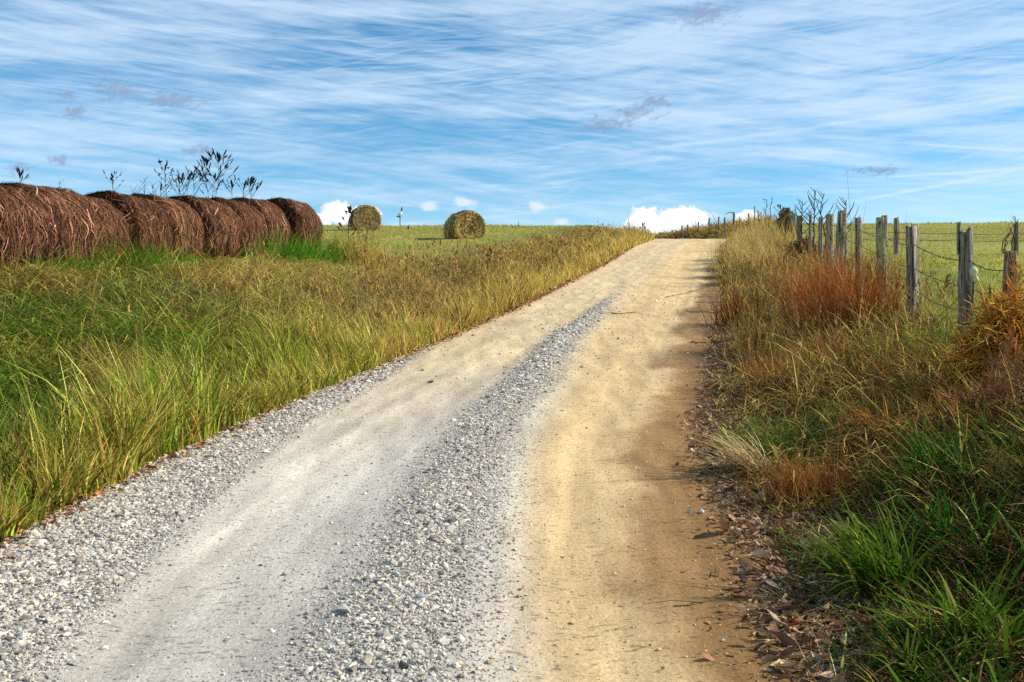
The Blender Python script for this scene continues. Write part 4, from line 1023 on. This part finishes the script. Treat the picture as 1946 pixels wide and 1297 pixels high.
def on(px, py, d): 
    p = at(px, py, d); return (p[0], p[1] - .10, p[2])
strand([on(1560, 430, 26.8), on(1577, 427, 24.5), on(1600, 428, 22.3), on(1631, 438, 19.5), on(1675, 449, 16.6), on(1733, 467, 13.9), on(1835, 497, 10.9), on(1914, 512, 9.6), on(1990, 528, 8.2)], 'topmost barbed wire strand of the roadside fence', .0055, .05, seed=1)
strand([on(1577, 445, 24.5), on(1600, 450, 22.3), on(1631, 464, 19.5), on(1675, 483, 16.6), on(1733, 511, 13.9), on(1835, 545, 10.9), on(1914, 572, 9.6)], 'middle barbed wire strand of the roadside fence', .0048, .05, seed=2)
strand([on(1600, 470, 22.3), on(1631, 490, 19.5), on(1675, 517, 16.6), on(1733, 551, 13.9), on(1835, 592, 10.9)], 'lowest barbed wire strand, half sunk in the grass', .0055, .06, seed=3)
for k, (y0, nm) in enumerate([(441, 'upper'), (454, 'lower')]):
    strand([at(1640, y0 + 1, 30.2), at(1703, y0, 29.9), at(1822, y0 + 2, 29.9), at(1931, y0 + 3, 29.9), at(2050, y0 + 4, 29.9)], nm + ' thin wire of the cross fence in the field', .008, .04, False, 5 + k, group='wires of the cross fence')

# ------------------------------------------------------------------ stump and vine heap by the fence
x, d = at(1916, 0, 9.6)[0], 9.6; b = float(ground_z(x, d)); zt = at(0, 490, 9.6)[2]
g = Geo(); post_mesh(g, zt - b, .10, .10, 77, rough=.05, jag=.12, taper=.6, lich=0, groove=.03, lean=(.02, 0))
st_ = g.build('stump', M_WOOD, smooth=True, loc=(x, d, b)); 
r_ = np.random.default_rng(78); g = Geo()
for k in range(420):
    t0 = r_.uniform(0, 6.28); z0 = r_.uniform(.25, 1.0)*(zt - b); n = 6; s = np.linspace(0, 1, n)
    th = t0 + s*r_.uniform(-1.2, 1.2); zz = np.clip(z0 + (s - .5)*r_.uniform(-.3, .5), .05, zt - b + .06); ra = .056*(1 - .6*zz/(zt - b)) + r_.uniform(.003, .03) + .16*np.clip(.6 - zz/(zt-b), 0, 1)
    c = np.array([.30, .17, .09])*math.exp(r_.normal(0, .4))
    if r_.random() < .15: c = np.array([.5, .36, .24])
    g.tube(np.stack([ra*np.cos(th) + .02*zz, ra*np.sin(th), zz], 1), r_.uniform(.004, .009), 4, np.clip(c, 0, .7), cap=False)
g.build('bark_strips', M_DRY, st_, True)
tag(st_, 'rust-brown broken stump wrapped in shredded bark behind the orange vines', 'stump')
def tangle(name, cx_, cd, rx, rz, n, seed, pal, label, cat, rad=.0042, yscale=.8):
    r = np.random.default_rng(seed); b = float(ground_z(cx_, cd)); root = empty(name, (cx_, cd, b)); g = Geo(); lf = Geo()
    for k in range(n):
        a = r.uniform(0, 6.28); el = math.asin(r.uniform(0, 1)); q = r.uniform(.55, 1.04); m = 8
        p = np.array([math.cos(a)*math.cos(el)*rx, math.sin(a)*math.cos(el)*rx*yscale, math.sin(el)*rz])*q
        dv = r.normal(0, 1, 3)*np.array([1, .8, .45]); dv /= np.linalg.norm(dv); cur = r.normal(0, 1, 3); pts = [p]
        stp = r.uniform(.02, .055)
        for s in range(m - 1):
            dv = dv + cur*.25 + r.normal(0, .2, 3); dv[2] -= .05; dv /= np.linalg.norm(dv); p = p + dv*stp; p[2] = max(p[2], 0); pts.append(p)
        c = np.array(pal[r.integers(len(pal))])*math.exp(r.normal(0, .3))
        g.tube(pts, r.uniform(.6, 1.4)*rad, 4, np.clip(c, 0, .75), cap=False)
        if r.random() < .5:
            lf.leaf(pts[m//2], r.normal(0, 1, 3), r.uniform(.03, .06), r.uniform(.012, .025), np.clip(c*1.15, 0, .75), .2, up=(.1, .3, 1))
    g.build('stem', M_DRY, root, True); lf.build('foliage', M_DRY, root); tag(root, label, cat); return root
ORG = [(.75, .34, .03), (.70, .27, .03), (.60, .20, .03), (.75, .44, .07), (.36, .13, .035)]
x = at(1930, 0, 8.6)[0]; tangle('vine_heap', x, 8.6, .38, .80, 4200, 81, ORG, 'heap of bright orange dried vines in front of the stump', 'vine')
for k, (px, ty, d, lb) in enumerate([(1934, 512, 8.9, 'tallest feathery orange weed rising beside the stump'), (1898, 575, 8.5, 'feathery orange weed leaning out of the bright orange heap'), (1940, 640, 7.6, 'feathery rust-orange weed at the frame edge below the heap'), (1912, 720, 7.0, 'rust-brown feathery weed lowest along the frame edge')]):
    field_weed(px, ty, d, 'feathery_weed', seed=160 + k, n_br=46, first=.12, leaves=True, leaf_len=.055, leaf_w=.022, dark=[(.45, .17, .03), (.55, .24, .03), (.34, .12, .035), (.22, .09, .035)][k], leafcol=[(.6, .25, .03), (.7, .34, .04), (.45, .15, .035), (.28, .11, .04)][k], stem_r=.007, br_len=.34, spread=.85, lean=(-.05*k, 0), label=lb, group='feathery orange weeds by the stump')
x = at(1850, 0, 9.3)[0]; tangle('vine_heap', x, 9.3, .22, .28, 700, 82, ORG, 'low spill of orange-brown vine at the foot of the hollow post', 'vine')
x = at(1494, 0, 40.2)[0]; tangle('vine_heap', x, 40.2, .42, 1.45, 700, 84, [(.06, .045, .03), (.10, .075, .04), (.09, .09, .03)], 'dead grey vines smothering the bulky post in the crowded stretch', 'vine', rad=.014)
x = at(1528, 0, 32)[0]; tangle('vine_heap', x, 32, .5, .75, 500, 85, [(.08, .05, .03), (.12, .08, .04), (.16, .10, .04)], 'brown bramble tangle at the feet of the crowded posts', 'vine', rad=.011)
x = at(1930, 0, 7.4)[0]; tangle('vine_heap', x, 7.4, .30, .40, 700, 83, [(.22, .10, .045), (.16, .07, .03), (.30, .13, .05)], 'dull brown vine tangle below the bright orange heap', 'vine')

# ------------------------------------------------------------------ tufts and small shrubs
def tuft(px, py, d, n, h, w, colour, tip, seed, label, spread=.06, lean=.5, curve=1.0, name='grass_tuft', cat='grass tuft', dirs=None, dry=.1, group=None, scatter=1.):
    x = at(px, py, d)[0]; r = np.random.default_rng(seed); b = float(any_z(np.array(x), np.array(float(d))))
    p = np.stack([r.normal(0, spread, n), r.normal(0, spread, n), np.zeros(n)], 1)
    p[:, 2] = any_z(p[:, 0] + x, p[:, 1] + d) - b - .01
    a = r.uniform(0, 6.28, n) if dirs is None else r.normal(dirs, scatter, n)
    c = np.where((r.random((n, 1)) < dry), STRAW*.9, np.array(colour))*np.exp(r.normal(0, .3, (n, 1))); t = c*.5 + np.array(tip)*.5
    v, q, tr, cc = ribbons(p, np.stack([np.cos(a), np.sin(a)], 1), np.abs(r.normal(lean, .25, n)), h*np.exp(r.normal(0, .25, n)), w*r.uniform(.6, 1.3, n), curve*r.uniform(.3, 1.5, n), a + 1.57 + r.normal(0, .5, n), np.clip(c, 0, .8), np.clip(t, 0, .8), seg=5)
    o = mesh_obj(name, v, [q, tr], M_GRASS, cols=cc, smooth=True, loc=(x, d, b)); tag(o, label, cat, group); return o
tuft(1690, 1090, 5.1, 190, .42, .017, GREEN*.6, LIME*.5, 101, 'broad-bladed green tuft beside the leaf litter, blades splayed towards the road', .07, .6, .9, dirs=2.6, scatter=1.1)
tuft(1850, 1230, 4.35, 190, .38, .017, GREEN*.62, LIME*.55, 102, 'broad-bladed green tuft in the lowest corner of the verge', .08, .7, .9)
tuft(1640, 1020, 5.5, 130, .32, .016, GREEN*.5, LIME*.45, 103, 'smaller dark green tuft leaning over the leaf litter', .08, .8, .8, dirs=3.1)
tuft(1800, 1010, 5.5, 150, .38, .016, DEEP*1.1, GREEN, 104, 'deep green tuft in the shade behind the broad-bladed ones', .10, .5, .9)
tuft(1790, 860, 6.5, 190, .45, .015, DEEP*1.1, GREEN, 105, 'tall deep green tuft in the shaded verge below the brown weeds', .10, .4, .8)
tuft(1760, 1290, 4.2, 140, .28, .016, GREEN*.6, LIME*.5, 106, 'low flattened green tuft at the verge bottom among dead leaves', .1, .9, .6)
tuft(1445, 830, 7.8, 220, .46, .012, BLEACH*.8, BLEACH, 107, 'bleached straw tuft flopped towards the road', .07, .85, .8, dirs=2.8, scatter=.7)
tuft(1520, 900, 7.0, 420, .30, .006, RUST*.75, TANB, 108, 'rust-red bushy tuft by the leaf litter', .14, .45, .5, name='rusty_tuft', dry=.08)
tuft(1590, 905, 7.0, 220, .22, .006, RUST*.6, BROWN, 109, 'low dark red tuft beside the rust-red bushy one', .12, .6, .5, name='rusty_tuft', dry=.1)
tuft(1590, 590, 15.2, 800, 1.12, .010, RUST*.85 + TANB*.15, RUST, 110, 'tall rust-orange broomsedge clump in front of the crowded posts', .34, .22, .35, name='broomsedge', cat='tall grass', dry=.06)
tuft(1640, 600, 14.2, 560, .90, .010, RUST*.9, RUST*1.1, 111, 'rust-red broomsedge clump below the lichened post', .25, .25, .45, name='broomsedge', cat='tall grass', dry=.1)
tuft(1545, 560, 18, 420, .95, .012, RUST*.9 + TANB*.1, RUST, 112, 'smaller rust broomsedge clump beside the tan grass', .25, .2, .45, name='broomsedge', cat='tall grass', dry=.2)
tuft(1408, 580, 19, 420, .62, .014, RUST*.55, BROWN*1.2, 113, 'dark red-brown clump bordering the road bend', .22, .25, .4, name='broomsedge', cat='tall grass', dry=.2)
tuft(668, 470, 26.3, 420, .62, .018, STRAW*.6, TANB, 140, 'tan grass clump at the foot of the withered dark weed', .3, .22, .5, name='straw_clump', cat='tall grass', dry=.4)
tuft(705, 470, 25.8, 360, .55, .018, STRAW*.7, STRAW, 141, 'tan grass clump below the dried weed before the golden bale', .3, .25, .5, name='straw_clump', cat='tall grass', dry=.4)
tuft(545, 500, 24.0, 500, .75, .018, GREEN*1.25, GREEN*1.4, 142, 'bright green grass clump in front of the step in the bale row', .45, .5, .9, dirs=.3, dry=.02, scatter=1.2)
tuft(610, 490, 25.5, 500, .70, .018, GREEN*1.25, GREEN*1.4, 143, 'bright green grass clump at the end of the bale row', .5, .5, .9, dirs=.2, dry=.04, scatter=1.2)
tuft(255, 515, 18.6, 420, .62, .016, GREEN*.9, LIME*.6, 144, 'deep green grass clump at the foot of the third brown bale', .4, .5, .9, dry=.03)
tuft(120, 530, 16.4, 380, .5, .014, GREEN*.9, LIME*.6, 145, 'deep green grass clump at the foot of the two near bales', .25, .6, .9, dry=.1)
tuft(1760, 740, 8.6, 260, .36, .006, RUST*.7 + BROWN*.3, TANB, 114, 'reddish brown tuft below the squared post', .2, .5, .6, name='rusty_tuft', dry=.2)
for k, (px, d, h, lb) in enumerate([(1462, 11.5, .42, 'thin rust tuft at the road edge above the straw tuft'), (1560, 12, .45, 'rust tuft halfway between road and squared post'), (1690, 10.2, .40, 'rust tuft below the squared and lichened posts'), (1640, 8.3, .34, 'low rust tuft above the dark green tufts'), (1840, 7.4, .38, 'rust-brown tuft beside the dull brown vine tangle'), (1440, 15, .5, 'dark rust tuft below the dark red-brown clump')]):
    tuft(px, 0, d, 260, h, .008, RUST*.8 + BROWN*.2, TANB, 150 + k, lb, .15, .4, .5, name='rusty_tuft', dry=.12)
for k, (px, d, h) in enumerate([(1418, 33, .95), (1432, 37, 1.0), (1452, 40, .95), (1405, 42, .85), (1470, 36, .8), (1440, 30, .8)]):
    tuft(px, 450, d, 620, h*1.15, .022, STRAW*.8, BLEACH*.85, 120 + k, ['tall tan grass clump arching over the road below the crest', 'tall tan grass clump on the crest mound', 'pale tan grass clump under the knotty weed', 'tan grass clump hugging the road edge at the crest', 'short tan grass clump before the vine-covered post', 'dense tan grass clump lowest on the mound'][k], .38, .20, .6, name='straw_clump', cat='tall grass', dry=.35)

# ------------------------------------------------------------------ small things lying on the road
def lying_leaf(px, py, d, size, c, label, seed):
    x = at(px, py, d)[0]; r = np.random.default_rng(seed)
    z = float(any_z(np.array(x), np.array(float(d)))); g = Geo(); n = 11
    th = np.linspace(0, 2*np.pi, 16, endpoint=False); rad = size*(1 + .25*np.sin(3*th + seed) + .12*np.sin(7*th))
    rim = np.stack([rad*np.cos(th), rad*.62*np.sin(th), .35*size*np.abs(np.sin(th)) + .25*size*np.cos(th + seed)**2 + .006], 1); mid = rim*.5; mid[:, 2] = .1*size + .006
    V = np.concatenate([rim, mid, [[0, 0, .03*size + .006]]]); j = np.arange(16)
    q = np.stack([j, (j+1) % 16, 16 + (j+1) % 16, 16 + j], 1); t = np.stack([16 + j, 16 + (j+1) % 16, np.full(16, 32)], 1)
    g.add(V, q, t, np.array(c)); g.tube([(size*.9, 0, .01), (size*1.3, .1*size, .012), (size*1.7, .05*size, .008)], .002, 4, np.array(c)*.6)
    o = g.build('fallen_leaf', M_LITTER, smooth=True, loc=(x, d, z)); o.rotation_euler = (r.normal(0, .15), r.normal(0, .15), r.uniform(0, 6.28)); tag(o, label, 'leaf')
lying_leaf(130, 952, 7.0, .075, (.52, .34, .20), 'large tan curled leaf where the grass meets the gravel', 1)
lying_leaf(165, 945, 7.05, .055, (.32, .12, .06), 'reddish brown leaf beside the large tan curled one', 2)
lying_leaf(1505, 1180, 4.75, .055, (.50, .16, .10), 'pinkish red leaf on the brown dirt edge', 3)
lying_leaf(1490, 1268, 4.3, .05, (.58, .42, .28), 'pale tan leaf at the bottom of the dirt edge', 4)
lying_leaf(1590, 1283, 4.25, .05, (.45, .30, .19), 'curled tan leaf in the litter below the green tuft', 5)
lying_leaf(1335, 903, 7.6, .05, (.52, .42, .31), 'small pale leaf lying on the brown dirt by the straw tuft', 6)
lying_leaf(440, 822, 9.5, .07, (.38, .14, .06), 'rusty leaf at the foot of the bank beside the gravel', 7)
def lone_stone(px, py, d, size, c, label, seed):
    x = at(px, py, d)[0]; r = np.random.default_rng(seed); u = (x - float(xl(d)))/float(rw(d)); z = float(road_z(np.array(float(d)), np.array(u)))
    v, f, cc = stones(np.array([[0, 0, size*.25]]), np.array([size]), np.array([c]), r)
    o = mesh_obj('stone', v, f, M_STONE, cols=cc, loc=(x, d, z)); tag(o, label, 'stone')
lone_stone(978, 1020, 5.9, .022, (.5, .5, .47), 'pale stone alone on the tan wheel track', 1)
lone_stone(985, 1117, 5.15, .022, (.2, .2, .19), 'dark stone alone on the tan wheel track', 2)
lone_stone(975, 1268, 4.3, .024, (.55, .55, .53), 'white stone beside the gravel at the bottom of the road', 3)
lone_stone(652, 1156, 4.9, .045, (.40, .41, .37), 'flat grey-green stone at the edge of the gravel ridge', 4)
lone_stone(770, 1280, 4.25, .036, (.07, .07, .06), 'blackish stone in the gravel ridge', 5)
lone_stone(706, 1078, 5.4, .030, (.52, .5, .46), 'pale flat stone on the cream wheel track', 6)
lone_stone(1333, 955, 6.7, .026, (.58, .56, .52), 'white flat stone on the brown dirt edge', 7)
lone_stone(819, 729, 12.4, .05, (.09, .08, .07), 'small dark stone on the sandy track by the bank', 8)
def twig(pts, r0, label, seed, side=3):
    r = np.random.default_rng(seed); P = []
    for px, py, d in pts:
        x = at(px, py, d)[0]; P.append((x, d, float(any_z(np.array(x), np.array(float(d)))) + r0*1.5 + r.uniform(0, .02)))
    P = np.array(P); t = np.linspace(0, len(P)-1, 4*len(P)); Q = np.stack([np.interp(t, np.arange(len(P)), P[:, i]) for i in range(3)], 1) + r.normal(0, .012, (len(t), 3))*np.array([1, 1, .4])
    g = Geo(); g.tube(Q, r0*np.linspace(1, .4, len(Q)), 5, (.13, .09, .05))
    for k in range(side):
        p = Q[r.integers(2, len(Q)-2)]; a = r.uniform(-.5, .5) + (0 if r.random() < .5 else 3.14); g.tube([p, p + np.array([math.cos(a)*.15, math.sin(a)*.25, .02]), p + np.array([math.cos(a)*.3, math.sin(a)*.45, .01])], [r0*.5, r0*.4, r0*.2], 4, (.12, .085, .05))
    o = g.build('twig', M_BARK, smooth=True); tag(o, label, 'twig')
twig([(1263, 567, 25.6), (1300, 560, 26.8), (1330, 553, 28), (1360, 540, 30)], .009, 'long thin twig reaching from the verge onto the road', 1)
twig([(1164, 598, 21.3), (1185, 598, 21.3), (1208, 597, 21.4)], .011, 'short greenish twig lying across the road middle', 2, 4)
twig([(1286, 1136, 5.0), (1330, 1128, 5.05), (1372, 1122, 5.1)], .005, 'thin dry stem lying on the dirt edge', 3, 2)
# small marker on a thin pole in the far field
x, d, zt = at(760, 410, 60); b = float(ground_z(x, d)); root = empty('field_marker', (x, d, b)); H = zt - b
g = Geo(); g.tube([(0, 0, -.1), (.01, 0, H)], .028, 6, (.04, .03, .03)); g.build('pole', M_DRY, root, True)
g = Geo(); g.tube([(-.14, 0, H - .02), (-.02, 0, H + .02), (.10, 0, H + .22), (.10, 0, H + .3)], [.05, .12, .06, .03], 8, (.7, .7, .68)); g.build('cap', M_STONE, root, True)
g = Geo(); g.tube([(.10, 0, H + .26), (.12, 0, H + .5)], [.05, .035], 6, (.03, .03, .03)); g.build('tip', M_DRY, root, True)
g = Geo(); g.tube([(-.2, 0, H - .06), (-.02, 0, H - .08), (.08, 0, H)], [.03, .05, .03], 6, (.03, .03, .03)); g.build('bracket', M_DRY, root, True)
tag(root, 'thin dark pole with a white and black top between the two golden bales', 'marker')
fence_post(776, 429, 52, .12, 88, 'short dark stake in the field beside the thin pole', 'stakes in the far field', lich=0)
x, d = at(755, 0, 70)[0], 70.0
